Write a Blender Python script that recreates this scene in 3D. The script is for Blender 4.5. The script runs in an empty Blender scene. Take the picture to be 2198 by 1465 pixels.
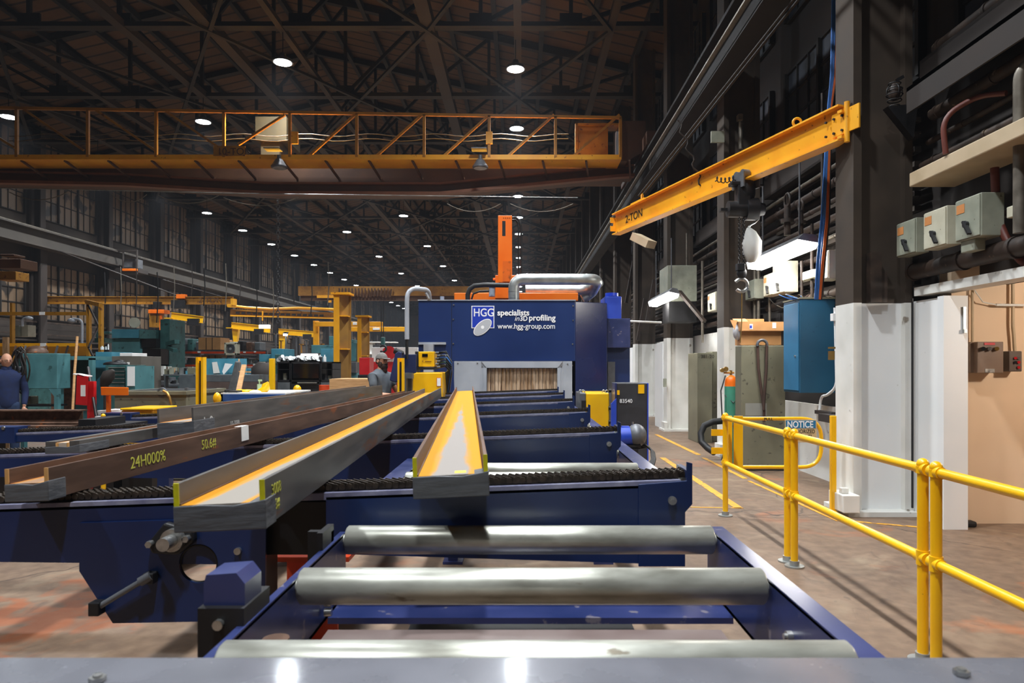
import bpy, bmesh, math, random
from mathutils import Vector, Matrix
random.seed(7)
PI = math.pi
SC = bpy.context.scene
COL = SC.collection
F = 1465.3; CX = 1119.0; CY = 784.0; H = 1.62      # focal length in px, vanishing point, eye height (m)

# ---------------------------------------------------------------- camera
cam = bpy.data.cameras.new('camera'); camo = bpy.data.objects.new('camera', cam); COL.objects.link(camo)
camo.location = (0, 0, H); camo.rotation_euler = (PI/2, 0, 0)
cam.sensor_width = 36; cam.lens = 36*F/2198
cam.shift_x = -(CX-1099)/2198; cam.shift_y = (CY-732.5)/2198
cam.clip_start = .05; cam.clip_end = 400
cam.dof.use_dof = True; cam.dof.focus_distance = 8; cam.dof.aperture_fstop = 5.0
SC.camera = camo
# ---------------------------------------------------------------- world and exposure
world = bpy.data.worlds.new('world'); SC.world = world; world.use_nodes = True
bgn = world.node_tree.nodes['Background']
bgn.inputs[0].default_value = (.55, .6, .7, 1); bgn.inputs[1].default_value = .01
vs = world.node_tree.nodes.new('ShaderNodeVolumeScatter'); vs.inputs['Density'].default_value = .00045; vs.inputs['Color'].default_value = (.85, .9, 1, 1)
world.node_tree.links.new(vs.outputs[0], world.node_tree.nodes['World Output'].inputs['Volume'])     # thin dust haze of the hall
SC.view_settings.view_transform = 'Standard'; SC.view_settings.look = 'None'
SC.view_settings.gamma = 1; SC.view_settings.exposure = 0.38
SC.view_settings.use_curve_mapping = False
LAMP = 90.0         # radiance of the high bay lens as seen
LAMPW = 265.0       # watts of each high bay lamp
FLUO = 34.0         # radiance of the fluorescent tubes

# ---------------------------------------------------------------- materials
MATS = {}
def lin(h):
    h = h.lstrip('#'); c = [int(h[i:i+2], 16)/255 for i in (0, 2, 4)]
    return tuple((x/12.92 if x <= .04045 else ((x+.055)/1.055)**2.4) for x in c) + (1,)
def mat(name, c1, c2=None, rough=.5, metal=0., scale=3., bump=0., emit=0., detail=5, spots=None, lo=.35, hi=.65, coat=0, stretch=None, rvar=.12):
    """noise mix of c1 and c2, optional sparse spots of a third colour"""
    if name in MATS: return MATS[name]
    m = bpy.data.materials.new(name); m.use_nodes = True; MATS[name] = m
    nt = m.node_tree; N = nt.nodes; L = nt.links
    b = N['Principled BSDF']
    b.inputs['Roughness'].default_value = rough; b.inputs['Metallic'].default_value = metal
    if coat: b.inputs['Coat Weight'].default_value = coat; b.inputs['Coat Roughness'].default_value = .15 if coat < .9 else .1
    c2 = c2 or c1
    tc = N.new('ShaderNodeTexCoord'); mp = N.new('ShaderNodeMapping')
    L.new(tc.outputs['Object'], mp.inputs[0])
    if stretch: mp.inputs['Scale'].default_value = stretch
    no = N.new('ShaderNodeTexNoise'); no.inputs['Scale'].default_value = scale; no.inputs['Detail'].default_value = detail
    L.new(mp.outputs[0], no.inputs['Vector'])
    cr = N.new('ShaderNodeValToRGB'); cr.color_ramp.elements[0].position = lo; cr.color_ramp.elements[1].position = hi
    cr.color_ramp.elements[0].color = lin(c1); cr.color_ramp.elements[1].color = lin(c2)
    L.new(no.outputs[0], cr.inputs[0]); out = cr.outputs[0]
    if spots:
        col, sc, th = spots
        n2 = N.new('ShaderNodeTexNoise'); n2.inputs['Scale'].default_value = sc; n2.inputs['Detail'].default_value = 7
        L.new(mp.outputs[0], n2.inputs['Vector'])
        r2 = N.new('ShaderNodeValToRGB'); r2.color_ramp.elements[0].position = th; r2.color_ramp.elements[1].position = th+.06
        L.new(n2.outputs[0], r2.inputs[0])
        mx = N.new('ShaderNodeMix'); mx.data_type = 'RGBA'
        L.new(r2.outputs[0], mx.inputs[0]); L.new(out, mx.inputs[6]); mx.inputs[7].default_value = lin(col)
        out = mx.outputs[2]
    L.new(out, b.inputs['Base Color'])
    if rvar:
        mr = N.new('ShaderNodeMapRange'); mr.inputs[3].default_value = max(.03, rough-rvar); mr.inputs[4].default_value = min(1, rough+rvar)
        L.new(no.outputs[0], mr.inputs[0]); L.new(mr.outputs[0], b.inputs['Roughness'])
    if bump:
        bp = N.new('ShaderNodeBump'); bp.inputs['Strength'].default_value = bump; bp.inputs['Distance'].default_value = .01
        L.new(no.outputs[0], bp.inputs['Height']); L.new(bp.outputs[0], b.inputs['Normal'])
    return m
def glow(name, col, s):
    if name in MATS: return MATS[name]
    m = bpy.data.materials.new(name); m.use_nodes = True; MATS[name] = m
    b = m.node_tree.nodes['Principled BSDF']; b.inputs['Base Color'].default_value = (.8, .8, .8, 1)
    b.inputs['Emission Color'].default_value = col; b.inputs['Emission Strength'].default_value = s
    return m
navy   = mat('navy_paint', '#061d48', '#0a2758', .4, scale=1.5, coat=.2, spots=('#1a2f58', 9, .72))
navyd  = mat('navy_machine_paint', '#082558', '#0c2c64', .42, scale=.8, coat=.15)
navyr  = mat('navy_rail_paint', '#1d2a58', '#30396a', .36, scale=4, coat=.3, spots=('#6f6b78', 16, .64))
bblue  = mat('bright_blue_paint', '#1f3fae', '#2a4cc0', .4, scale=3)
blkm   = mat('black_metal', '#0b0b0c', '#17161a', .5, scale=6)
chainm = mat('oily_chain_steel', '#2a2520', '#4a4036', .42, .6, scale=40)
darkst = mat('dark_roof_steel', '#0d0a08', '#15100d', .75, scale=2)
riv    = mat('brown_riveted_steel', '#201814', '#2c221c', .75, scale=2)
roller = mat('worn_roller_steel', '#96958a', '#cfd0c5', .34, .55, scale=4, bump=.03, spots=('#8b8374', 9, .68), stretch=(1, 3, 3))
greyp  = mat('grey_gloss_paint', '#64656c', '#6e6f77', .27, .0, scale=5, coat=1, spots=('#8d8f98', 60, .72))
bolt   = mat('zinc_bolt', '#a7a7a5', '#c9c9c6', .3, .9, scale=30)
yel    = mat('yellow_safety_paint', '#f0b200', '#f8c004', .35, scale=3, coat=.3, spots=('#a8801a', 30, .72))
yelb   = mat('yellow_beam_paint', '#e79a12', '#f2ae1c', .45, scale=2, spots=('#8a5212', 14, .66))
yelo   = mat('dull_orange_crane_paint', '#8a5c10', '#a87418', .5, scale=2, spots=('#6a3d12', 9, .6))
crbr   = mat('brown_crane_paint', '#41240f', '#503014', .6, scale=1.5, spots=('#4a2a14', 6, .6))
orange = mat('orange_machine_paint', '#f06a08', '#f87a12', .4, scale=2)
redor  = mat('red_orange_paint', '#c23c12', '#d8481a', .5, scale=5)
red    = mat('red_paint', '#b5131a', '#cb1d22', .4, scale=4)
teal   = mat('teal_machine_paint', '#47767b', '#568d92', .5, scale=3, spots=('#33585a', 8, .64))
teald  = mat('dark_teal_paint', '#28504f', '#386665', .5, scale=4, spots=('#1c3433', 7, .6))
skyb   = mat('light_blue_paint', '#3f8398', '#4e94aa', .5, scale=4)
cabb   = mat('blue_cabinet_paint', '#1d4f6c', '#235a78', .45, scale=2, spots=('#163f5c', 20, .68))
dkblue = mat('dark_blue_panel_paint', '#1e3358', '#263d68', .45, scale=3)
olive  = mat('olive_grey_paint', '#6c6a58', '#7c7964', .5, scale=2.5, spots=('#4c4a3e', 12, .64))
boxg   = mat('pale_green_grey_enamel', '#868a7b', '#9c9e8e', .45, scale=5, spots=('#5d5a4a', 26, .68))
boxw   = mat('cream_enamel', '#b9b5a0', '#c9c6b2', .45, scale=5, spots=('#77705a', 26, .69))
beige  = mat('beige_enamel', '#b39f80', '#c2ae90', .55, scale=3)
grey   = mat('light_grey_paint', '#9a9fa8', '#aeb3bb', .4, scale=2)
greyc  = mat('mid_grey_metal', '#55575c', '#6a6c70', .45, .3, scale=5)
galv   = mat('galvanised_duct', '#9b9f9e', '#bfc2c0', .42, .75, scale=5)
white  = mat('white_wall_paint', '#e4e7e8', '#efefee', .55, scale=1.2, spots=('#a39e92', 9, .74), detail=8)
whited = mat('dirty_white_paint', '#d6d6d0', '#e8e7e2', .6, scale=2, spots=('#8a8072', 6, .68), detail=8)
conc   = mat('brown_column_paint', '#322920', '#42362b', .7, scale=2, spots=('#3a3028', 8, .62))
pipeb  = mat('grimy_brown_pipe', '#231a15', '#3c2d23', .6, scale=6, bump=.2, spots=('#6d5c4a', 9, .66))
pipeg  = mat('grey_conduit', '#6e675d', '#857e73', .4, .5, scale=8)
tan    = mat('tan_wall_paint', '#dcc0a0', '#e6ccae', .7, scale=1, spots=('#a98861', 3, .68))
rust   = mat('rusty_mill_scale', '#4d3629', '#6c5040', .5, .35, scale=9, detail=8, bump=.1, stretch=(2, .35, 2), spots=('#93532b', 7, .63))
rustg  = mat('grey_mill_scale', '#545250', '#6b6763', .45, .4, scale=8, detail=8, stretch=(2, .3, 2), spots=('#7a5238', 6, .6))
ylmark = mat('yellow_end_paint', '#c9c400', '#b3ac08', .5, scale=20)
tape   = mat('grey_duct_tape', '#4a4c50', '#5a5c60', .42, scale=14, bump=.35, stretch=(.6, 1, 3))
wood   = mat('pine_boards', '#b98a58', '#cf9f6c', .7, scale=6, stretch=(1, 1, 6))
woodd  = mat('old_brown_wood', '#7a5c3d', '#94724e', .75, scale=6, stretch=(4, 1, 1))
card   = mat('cardboard', '#b98552', '#c9955f', .8, scale=4)
paper  = mat('white_paper', '#e8e8e6', '#f2f2f0', .7, scale=4)
brownst= mat('brown_stacked_steel', '#4b3d38', '#594a44', .6, scale=6)
slate  = mat('slate_grey_steel', '#474c50', '#585d60', .55, scale=6)
rubber = mat('black_rubber', '#0c0c0d', '#141416', .6, scale=10)
wht    = mat('white_lettering', '#f4f4f4', '#ffffff', .5, scale=3, rvar=0)
blk    = mat('black_lettering', '#15120e', '#1c1813', .6, scale=3, rvar=0)
ygm    = mat('yellow_chalk', '#a9a838', '#bcb945', .9, scale=20)
royal  = mat('royal_blue_print', '#1d3bb0', '#1d3bb0', .4, rvar=0)
silver = mat('silver_print', '#b9bcc2', '#b9bcc2', .4, rvar=0)
signbl = mat('sign_blue', '#1f6f9c', '#2a7aa6', .5, scale=8)
signtn = mat('sign_tan', '#cdb283', '#d8be92', .6, scale=8)
skin   = mat('skin', '#c68f73', '#d09a7e', .5, scale=20)
hair   = mat('brown_hair', '#2b1a12', '#3b261b', .8, scale=60, bump=.4)
shirt  = mat('grey_cotton', '#52585f', '#5e656c', .85, scale=12, bump=.2)
fleece = mat('navy_fleece', '#152247', '#1a2a54', .9, scale=12, bump=.2)
jeans  = mat('dark_blue_denim', '#1a2c4a', '#223658', .85, scale=20)
dark   = mat('near_black_cloth', '#17181b', '#202226', .85, scale=20)
capm   = mat('grey_cap_cloth', '#6a6763', '#7a7672', .85, scale=30)
blucab = mat('blue_cable', '#2b64b0', '#3a74c0', .5)
orcab  = mat('orange_cable', '#c8581a', '#d86a26', .5)
brass  = mat('brass', '#b08a48', '#c49c58', .35, .8)
lampm  = glow('high_bay_lens', (.86, .93, 1, 1), LAMP)
fluom  = glow('fluorescent_diffuser', (1, .97, .92, 1), FLUO)
fluos  = glow('fluorescent_diffuser_far', (.85, .92, 1, 1), 10)
scrn   = mat('black_glass', '#050506', '#0a0a0c', .12)

def floor_mat():
    m = bpy.data.materials.new('brown_concrete_floor'); m.use_nodes = True
    nt = m.node_tree; N = nt.nodes; L = nt.links; b = N['Principled BSDF']
    tc = N.new('ShaderNodeTexCoord')
    def noise(s, d=6, dist=0, sc=None):
        n = N.new('ShaderNodeTexNoise'); n.inputs['Scale'].default_value = s; n.inputs['Detail'].default_value = d; n.inputs['Distortion'].default_value = dist
        if sc:
            mp = N.new('ShaderNodeMapping'); mp.inputs['Scale'].default_value = sc; L.new(tc.outputs['Object'], mp.inputs[0]); L.new(mp.outputs[0], n.inputs['Vector'])
        else: L.new(tc.outputs['Object'], n.inputs['Vector'])
        return n.outputs[0]
    def ramp(s, a, c, ca, cb):
        r = N.new('ShaderNodeValToRGB'); r.color_ramp.elements[0].position = a; r.color_ramp.elements[1].position = c
        r.color_ramp.elements[0].color = ca; r.color_ramp.elements[1].color = cb; L.new(s, r.inputs[0]); return r.outputs[0]
    def mix(f, a, c, mode='MIX'):
        x = N.new('ShaderNodeMix'); x.data_type = 'RGBA'; x.blend_type = mode
        L.new(f, x.inputs[0]) if not isinstance(f, float) else setattr(x.inputs[0], 'default_value', f)
        L.new(a, x.inputs[6])
        if isinstance(c, tuple): x.inputs[7].default_value = c
        else: L.new(c, x.inputs[7])
        return x.outputs[2]
    base = ramp(noise(.7, 8, .6), .3, .7, lin('#5f4b3c'), lin('#7e6652'))
    fine = ramp(noise(9, 8), .35, .7, lin('#584638'), lin('#86705a'))
    c = mix(.45, base, fine)
    W1 = (1, 1, 1, 1); B0 = (0, 0, 0, 1)
    c = mix(ramp(noise(1.3, 6, 1.6), .57, .75, B0, (.7, .7, .7, 1)), c, lin('#94836c'))          # pale worn patches
    st = ramp(noise(1.1, 6, .8), .6, .7, B0, (.55, .55, .55, 1))
    c = mix(st, c, lin('#a85b2c'))
    sp = N.new('ShaderNodeMapping'); sp.inputs['Location'].default_value = (3.15*.75, -4.55*.6, 0); sp.inputs['Scale'].default_value = (.75, .6, 1); L.new(tc.outputs['Object'], sp.inputs[0])
    ln_ = N.new('ShaderNodeVectorMath'); ln_.operation = 'LENGTH'; L.new(sp.outputs[0], ln_.inputs[0])
    m1 = N.new('ShaderNodeMath'); m1.operation = 'MULTIPLY_ADD'; m1.inputs[1].default_value = -.55; m1.inputs[2].default_value = .62; L.new(ln_.outputs['Value'], m1.inputs[0])
    m2 = N.new('ShaderNodeMath'); m2.operation = 'ADD'; L.new(m1.outputs[0], m2.inputs[0]); L.new(noise(2.6, 7, 1.2), m2.inputs[1])
    c = mix(ramp(m2.outputs[0], .86, 1.15, B0, (.7, .7, .7, 1)), c, lin('#8f4a22'))   # big rust stain by the drive plate                                                   # rust stains
    dk = ramp(noise(4.5, 6, 2.0, (1, .5, 1)), .62, .72, B0, (.5, .5, .5, 1))
    c = mix(dk, c, lin('#4a3a30'))
    v = N.new('ShaderNodeTexVoronoi'); v.feature = 'DISTANCE_TO_EDGE'; v.inputs['Scale'].default_value = .22
    nd = N.new('ShaderNodeTexNoise'); nd.inputs['Scale'].default_value = 1.5; nd.inputs['Detail'].default_value = 6; L.new(tc.outputs['Object'], nd.inputs['Vector'])
    va = N.new('ShaderNodeVectorMath'); va.operation = 'MULTIPLY_ADD'; va.inputs[1].default_value = (.8, .8, 0)
    L.new(nd.outputs[1], va.inputs[0]); L.new(tc.outputs['Object'], va.inputs[2]); L.new(va.outputs[0], v.inputs['Vector'])
    ck = ramp(v.outputs[0], .0008, .0022, W1, B0)
    c = mix(ck, c, lin('#3c2f28'))                                                   # cracks
    L.new(c, b.inputs['Base Color'])
    mr = N.new('ShaderNodeMapRange'); mr.inputs[3].default_value = .42; mr.inputs[4].default_value = .75
    L.new(noise(3, 6), mr.inputs[0]); L.new(mr.outputs[0], b.inputs['Roughness'])
    bp = N.new('ShaderNodeBump'); bp.inputs['Strength'].default_value = .15; bp.inputs['Distance'].default_value = .01
    L.new(noise(25, 6), bp.inputs['Height']); L.new(bp.outputs[0], b.inputs['Normal'])
    return m
def web_mat(name, half, pale, hot):
    """inside of a beam: pale grey-beige middle, orange rust towards the flanges"""
    m = bpy.data.materials.new(name); m.use_nodes = True
    nt = m.node_tree; N = nt.nodes; L = nt.links; b = N['Principled BSDF']; b.inputs['Roughness'].default_value = .7; b.inputs['Specular IOR Level'].default_value = .25
    tc = N.new('ShaderNodeTexCoord'); sp = N.new('ShaderNodeSeparateXYZ'); L.new(tc.outputs['Object'], sp.inputs[0])
    ab = N.new('ShaderNodeMath'); ab.operation = 'ABSOLUTE'; L.new(sp.outputs[0], ab.inputs[0])
    dv = N.new('ShaderNodeMath'); dv.operation = 'DIVIDE'; dv.inputs[1].default_value = half; L.new(ab.outputs[0], dv.inputs[0])
    yv = N.new('ShaderNodeMath'); yv.operation = 'MULTIPLY'; yv.inputs[1].default_value = .16; L.new(sp.outputs[1], yv.inputs[0])
    mp = N.new('ShaderNodeMapping'); mp.inputs['Scale'].default_value = (6, 1.3, 1); L.new(tc.outputs['Object'], mp.inputs[0])
    no = N.new('ShaderNodeTexNoise'); no.inputs['Scale'].default_value = 2.2; no.inputs['Detail'].default_value = 6; L.new(mp.outputs[0], no.inputs['Vector'])
    ns = N.new('ShaderNodeMath'); ns.operation = 'MULTIPLY_ADD'; ns.inputs[1].default_value = .6; L.new(no.outputs[0], ns.inputs[0]); L.new(dv.outputs[0], ns.inputs[2])
    ad = N.new('ShaderNodeMath'); ad.operation = 'ADD'; L.new(ns.outputs[0], ad.inputs[0]); L.new(yv.outputs[0], ad.inputs[1])
    cr = N.new('ShaderNodeValToRGB'); e = cr.color_ramp.elements
    e[0].position = .55; e[0].color = lin(pale); e[1].position = .74; e[1].color = lin(hot)
    x = cr.color_ramp.elements.new(.64); x.color = lin('#b5843c')
    mr = N.new('ShaderNodeMapRange'); mr.inputs[1].default_value = 0; mr.inputs[2].default_value = 1.4
    L.new(ad.outputs[0], mr.inputs[0]); L.new(mr.outputs[0], cr.inputs[0])
    L.new(cr.outputs[0], b.inputs['Base Color'])
    return m

# ---------------------------------------------------------------- helpers
def W(x, y, Y): return Vector(((x-CX)*Y/F, Y, H-(y-CY)*Y/F))
def FL(x, y):
    Y = H*F/(y-CY); return Vector(((x-CX)*Y/F, Y, 0))
def wloc(o):
    v = Vector((0, 0, 0))
    while o: v += o.location; o = o.parent
    return v
class MB:
    def __init__(s): s.v = []; s.f = []; s.m = []; s.sm = []
    def add(s, vs, fs, m=0, sm=False):
        b = len(s.v); s.v += [Vector(v) for v in vs]
        for f in fs: s.f.append([b+i for i in f]); s.m.append(m); s.sm.append(sm)
        return s
    def box(s, x0, y0, z0, x1, y1, z1, m=0):
        x0, x1 = min(x0, x1), max(x0, x1); y0, y1 = min(y0, y1), max(y0, y1); z0, z1 = min(z0, z1), max(z0, z1)
        vs = [(x, y, z) for x in (x0, x1) for y in (y0, y1) for z in (z0, z1)]
        return s.add(vs, [(0, 1, 3, 2), (4, 6, 7, 5), (0, 4, 5, 1), (2, 3, 7, 6), (0, 2, 6, 4), (1, 5, 7, 3)], m)
    def pb(s, x0, y0, x1, y1, Y, d, m=0, z0=None):
        a = W(x0, y0, Y); b = W(x1, y1, Y)
        return s.box(a.x, Y, a.z, b.x, Y+d, b.z if z0 is None else z0, m)
    def sb(s, xf, xn, yt, yb, X, d, m=0):
        """box on the right wall given by its aisle face: far and near edge x, top and bottom y at the near edge"""
        Yn = X*F/(xn-CX); Yf = X*F/(xf-CX)
        return s.box(X, Yn, H-(yt-CY)*Yn/F, X+d, Yf, H-(yb-CY)*Yn/F, m)
    def frame(s, p, q, up=(0, 0, 1)):
        p = Vector(p); q = Vector(q); d = (q-p).normalized(); up = Vector(up)
        if abs(d.dot(up)) > .98: up = Vector((0, 1, 0)) if abs(d.y) < .9 else Vector((1, 0, 0))
        r = d.cross(up).normalized(); u = r.cross(d).normalized()
        return p, q, r, u
    def bar(s, p, q, w, h, m=0, up=(0, 0, 1)):
        p, q, r, u = s.frame(p, q, up)
        vs = [e + r*a*w/2 + u*b*h/2 for e in (p, q) for a, b in ((-1, -1), (1, -1), (1, 1), (-1, 1))]
        return s.add(vs, [(3, 2, 1, 0), (4, 5, 6, 7), (0, 1, 5, 4), (1, 2, 6, 5), (2, 3, 7, 6), (3, 0, 4, 7)], m)
    def extr(s, sec, p, q, m=0, up=(0, 0, 1)):
        p, q, r, u = s.frame(p, q, up); n = len(sec)
        vs = [e + r*a + u*b for e in (p, q) for a, b in sec]
        fs = [tuple(range(n))[::-1], tuple(range(n, 2*n))] + [(i, (i+1) % n, n+(i+1) % n, n+i) for i in range(n)]
        return s.add(vs, fs, m)
    def ib(s, p, q, h, w, tf=.02, tw=.012, m=0, up=(0, 0, 1)):
        a = w/2; b = h/2; c = tw/2; d = b-tf
        return s.extr([(-a, -b), (a, -b), (a, -d), (c, -d), (c, d), (a, d), (a, b), (-a, b), (-a, d), (-c, d), (-c, -d), (-a, -d)], p, q, m, up)
    def tube(s, pts, r, n=8, m=0, cap=True):
        pts = [Vector(p) for p in pts]; k = len(pts); rs = r if isinstance(r, (list, tuple)) else [r]*k
        prev = None; rings = []
        for i, p in enumerate(pts):
            d = (pts[min(i+1, k-1)]-pts[max(i-1, 0)]).normalized()
            if prev is None:
                a = Vector((0, 0, 1)) if abs(d.z) < .9 else Vector((1, 0, 0)); prev = d.cross(a).normalized()
            else:
                prev = (prev - d*prev.dot(d)); prev = prev.normalized() if prev.length > 1e-6 else Vector((1, 0, 0))
            o = d.cross(prev)
            rings.append([p + (prev*math.cos(2*PI*j/n)+o*math.sin(2*PI*j/n))*rs[i] for j in range(n)])
        vs = [v for g in rings for v in g]; fs = []
        for i in range(k-1):
            for j in range(n): fs.append((i*n+j, i*n+(j+1) % n, (i+1)*n+(j+1) % n, (i+1)*n+j))
        s.add(vs, fs, m, True)
        if cap:
            s.add(rings[0], [tuple(range(n))[::-1]], m); s.add(rings[-1], [tuple(range(n))], m)
        return s
    def cyl(s, p, q, r, r2=None, n=20, m=0): return s.tube([p, q], [r, r if r2 is None else r2], n, m)
    def prism(s, poly, y0, y1, m=0):
        """polygon in x,z extruded along y"""
        n = len(poly); vs = [(x, y, z) for y in (y0, y1) for x, z in poly]
        ar = sum(poly[i][0]*poly[(i+1) % n][1]-poly[(i+1) % n][0]*poly[i][1] for i in range(n))
        a = tuple(range(n)); b = tuple(range(n, 2*n))
        if ar > 0: fs = [a, b[::-1]] + [(i, n+i, n+(i+1) % n, (i+1) % n) for i in range(n)]
        else: fs = [a[::-1], b] + [(i, (i+1) % n, n+(i+1) % n, n+i) for i in range(n)]
        return s.add(vs, fs, m)
    def prismz(s, poly, z0, z1, m=0):
        n = len(poly); vs = [(x, y, z) for z in (z0, z1) for x, y in poly]
        return s.add(vs, [tuple(range(n))[::-1], tuple(range(n, 2*n))] + [(i, (i+1) % n, n+(i+1) % n, n+i) for i in range(n)], m)
    def sph(s, c, r, nu=14, nv=9, m=0, z0=-1., z1=1.):
        c = Vector(c); r = r if isinstance(r, (tuple, list)) else (r, r, r); vs = []; fs = []
        t0 = math.asin(z0); t1 = math.asin(z1)
        for i in range(nv+1):
            t = t0+(t1-t0)*i/nv
            for j in range(nu):
                a = 2*PI*j/nu; vs.append(c+Vector((r[0]*math.cos(t)*math.cos(a), r[1]*math.cos(t)*math.sin(a), r[2]*math.sin(t))))
        for i in range(nv):
            for j in range(nu): fs.append((i*nu+j, i*nu+(j+1) % nu, (i+1)*nu+(j+1) % nu, (i+1)*nu+j))
        return s.add(vs, fs, m, True)
    def torus(s, c, R, r, axis='Y', n=24, k=8, m=0, arc=(0, 2*PI)):
        c = Vector(c); pts = []
        for i in range(n+1):
            a = arc[0]+(arc[1]-arc[0])*i/n; u, v = R*math.cos(a), R*math.sin(a)
            pts.append(c + (Vector((u, 0, v)) if axis == 'Y' else Vector((0, u, v)) if axis == 'X' else Vector((u, v, 0))))
        return s.tube(pts, r, k, m)
    def build(s, name, mats, parent=None, bevel=0, loc=None):
        me = bpy.data.meshes.new(name)
        if parent is not None: o0 = wloc(parent)
        elif loc is not None: o0 = Vector(loc)
        else:
            xs = [v.x for v in s.v]; ys = [v.y for v in s.v]; o0 = Vector(((min(xs)+max(xs))/2, (min(ys)+max(ys))/2, min(v.z for v in s.v)))
        me.from_pydata([v-o0 for v in s.v], [], s.f)
        for m in (mats if isinstance(mats, (list, tuple)) else [mats]): me.materials.append(m)
        me.polygons.foreach_set('material_index', s.m); me.polygons.foreach_set('use_smooth', s.sm); me.update()
        o = bpy.data.objects.new(name, me); COL.objects.link(o)
        if parent is not None: o.parent = parent
        else: o.location = o0
        if bevel:
            b = o.modifiers.new('bevel', 'BEVEL'); b.width = bevel; b.segments = 2; b.limit_method = 'ANGLE'; b.angle_limit = .6
        return o
def tag(o, label, cat, group=None):
    o['label'] = label; o['category'] = cat
    if group: o['group'] = group
    return o
def stru(o, label=None):
    o['kind'] = 'structure'
    if label: o['label'] = label
    return o
def thing(name, label, cat, loc=(0, 0, 0), group=None):
    o = bpy.data.objects.new(name, None); COL.objects.link(o); o.location = loc; o.empty_display_size = .1
    return tag(o, label, cat, group)
def part(name, mats, parent, fn=None, bevel=0, label=None):
    mb = MB(); fn(mb); o = mb.build(name, mats, parent, bevel)
    if label: o['label'] = label
    return o
def one(name, mats, label, cat, fn, group=None, bevel=0):
    mb = MB(); fn(mb); return tag(mb.build(name, mats, None, bevel), label, cat, group)
def kids(o): return [c for c in bpy.data.objects if c.parent == o]
TREE = {}
def dup(root, loc, rotz=None, label=None, group=None):
    def rec(o, par):
        c = o.copy(); COL.objects.link(c)
        if par is not None: c.parent = par
        for ch in kids_of(o): rec(ch, c)
        return c
    r = rec(root, None); r.location = loc
    if rotz is not None: r.rotation_euler.z = rotz
    if label: r['label'] = label
    if group: r['group'] = group
    return r
def kids_of(o):
    return list(o.children)
def text(s, size, loc, rot, m, parent, name='lettering', ext=.003, align='LEFT', bold=0., sx=1., shear=0., label=None, group=None):
    cu = bpy.data.curves.new(name, 'FONT'); cu.body = s; cu.size = size; cu.extrude = ext; cu.align_x = align; cu.offset = bold; cu.shear = shear
    t = bpy.data.objects.new('tmp', cu); COL.objects.link(t)
    bpy.context.view_layer.update()
    me = bpy.data.meshes.new_from_object(t.evaluated_get(bpy.context.evaluated_depsgraph_get()))
    bpy.data.objects.remove(t); bpy.data.curves.remove(cu)
    R = Matrix(rot) if not isinstance(rot, tuple) else None
    from mathutils import Euler
    if R is None: R = Euler(rot).to_matrix()
    M = R.to_4x4() @ Matrix.Diagonal((sx, 1, 1, 1))
    me.transform(M); me.transform(Matrix.Translation(Vector(loc)-(wloc(parent) if parent else Vector(loc))))
    me.materials.clear(); me.materials.append(m)
    o = bpy.data.objects.new(name, me); COL.objects.link(o)
    if parent: o.parent = parent
    else: o.location = loc
    if label: o['label'] = label
    return o
FR = (PI/2, 0, 0)           # lettering that faces the camera side (-Y)

# ================================================================ THE HALL
BAY = 4.73; XR = 4.7; XL = -20.6; YB = 128.0; YF = -9.0; XM = -8.35
def roofz(x): return 11.6 + 2.9*(1-abs(x-XM)/12.6)
stru(MB().box(XL, YF, -.3, 9.0, YB, 0).build('floor', floor_mat(), loc=(0, 0, 0)))
def roofmat():
    m = mat('brown_roof_boards', '#46311e', '#573e27', .85, scale=1.2)
    nt = m.node_tree; N = nt.nodes; L = nt.links; b = N['Principled BSDF']
    tc = N.new('ShaderNodeTexCoord'); wv = N.new('ShaderNodeTexWave'); wv.bands_direction = 'Y'; wv.inputs['Scale'].default_value = .52; wv.inputs['Distortion'].default_value = .6; wv.inputs['Detail'].default_value = 2
    L.new(tc.outputs['Object'], wv.inputs[0]); r = N.new('ShaderNodeValToRGB'); r.color_ramp.elements[0].position = .02; r.color_ramp.elements[1].position = .1
    r.color_ramp.elements[0].color = (.12, .1, .09, 1); r.color_ramp.elements[1].color = (1, 1, 1, 1); L.new(wv.outputs[0], r.inputs[0])
    mx = N.new('ShaderNodeMix'); mx.data_type = 'RGBA'; mx.blend_type = 'MULTIPLY'; mx.inputs[0].default_value = 1
    src = b.inputs['Base Color'].links[0].from_socket; L.new(src, mx.inputs[6]); L.new(r.outputs[0], mx.inputs[7]); L.new(mx.outputs[2], b.inputs['Base Color'])
    return m
mb = MB()
for a, b_ in ((XL-.2, XM), (XM, XR+.4)):
    mb.prism([(a, roofz(a)), (b_, roofz(b_)), (b_, roofz(b_)+.2), (a, roofz(a)+.2)], YF, YB)
stru(mb.build('ceiling', roofmat(), loc=(0, 0, 0)))
stru(MB().box(XL-.3, YF, 0, XL, YB, 11.7).build('wall_left', mat('grimy_left_wall', '#2a231e', '#3a3028', .8, scale=.6)))
stru(MB().box(XR, 7.4, 2.3, XR+.3, YB, 11.9).box(XR, YF, 2.45, XR+.3, 7.4, 11.9).box(4.55, 7.4, 0, XR+.3, YB, 2.3).build('wall_right', mat('sooty_right_wall', '#1d1714', '#2c231d', .85, scale=.8)))
wb = MB()
wb.box(XL, YB, 0, XR, YB+.3, 14.6)
for i in range(126): wb.box(XL+i*.2, YB-.06, 0, XL+i*.2+.1, YB, 14.4)
stru(wb.build('wall_back', mat('brown_ribbed_siding', '#6a5442', '#7d6450', .7, scale=.3)))
stru(MB().box(XL, YF-.3, 0, 9.2, YF, 14.6).build('wall_front', mat('dim_front_wall', '#4a4038', '#5a4e44', .8)))
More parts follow.
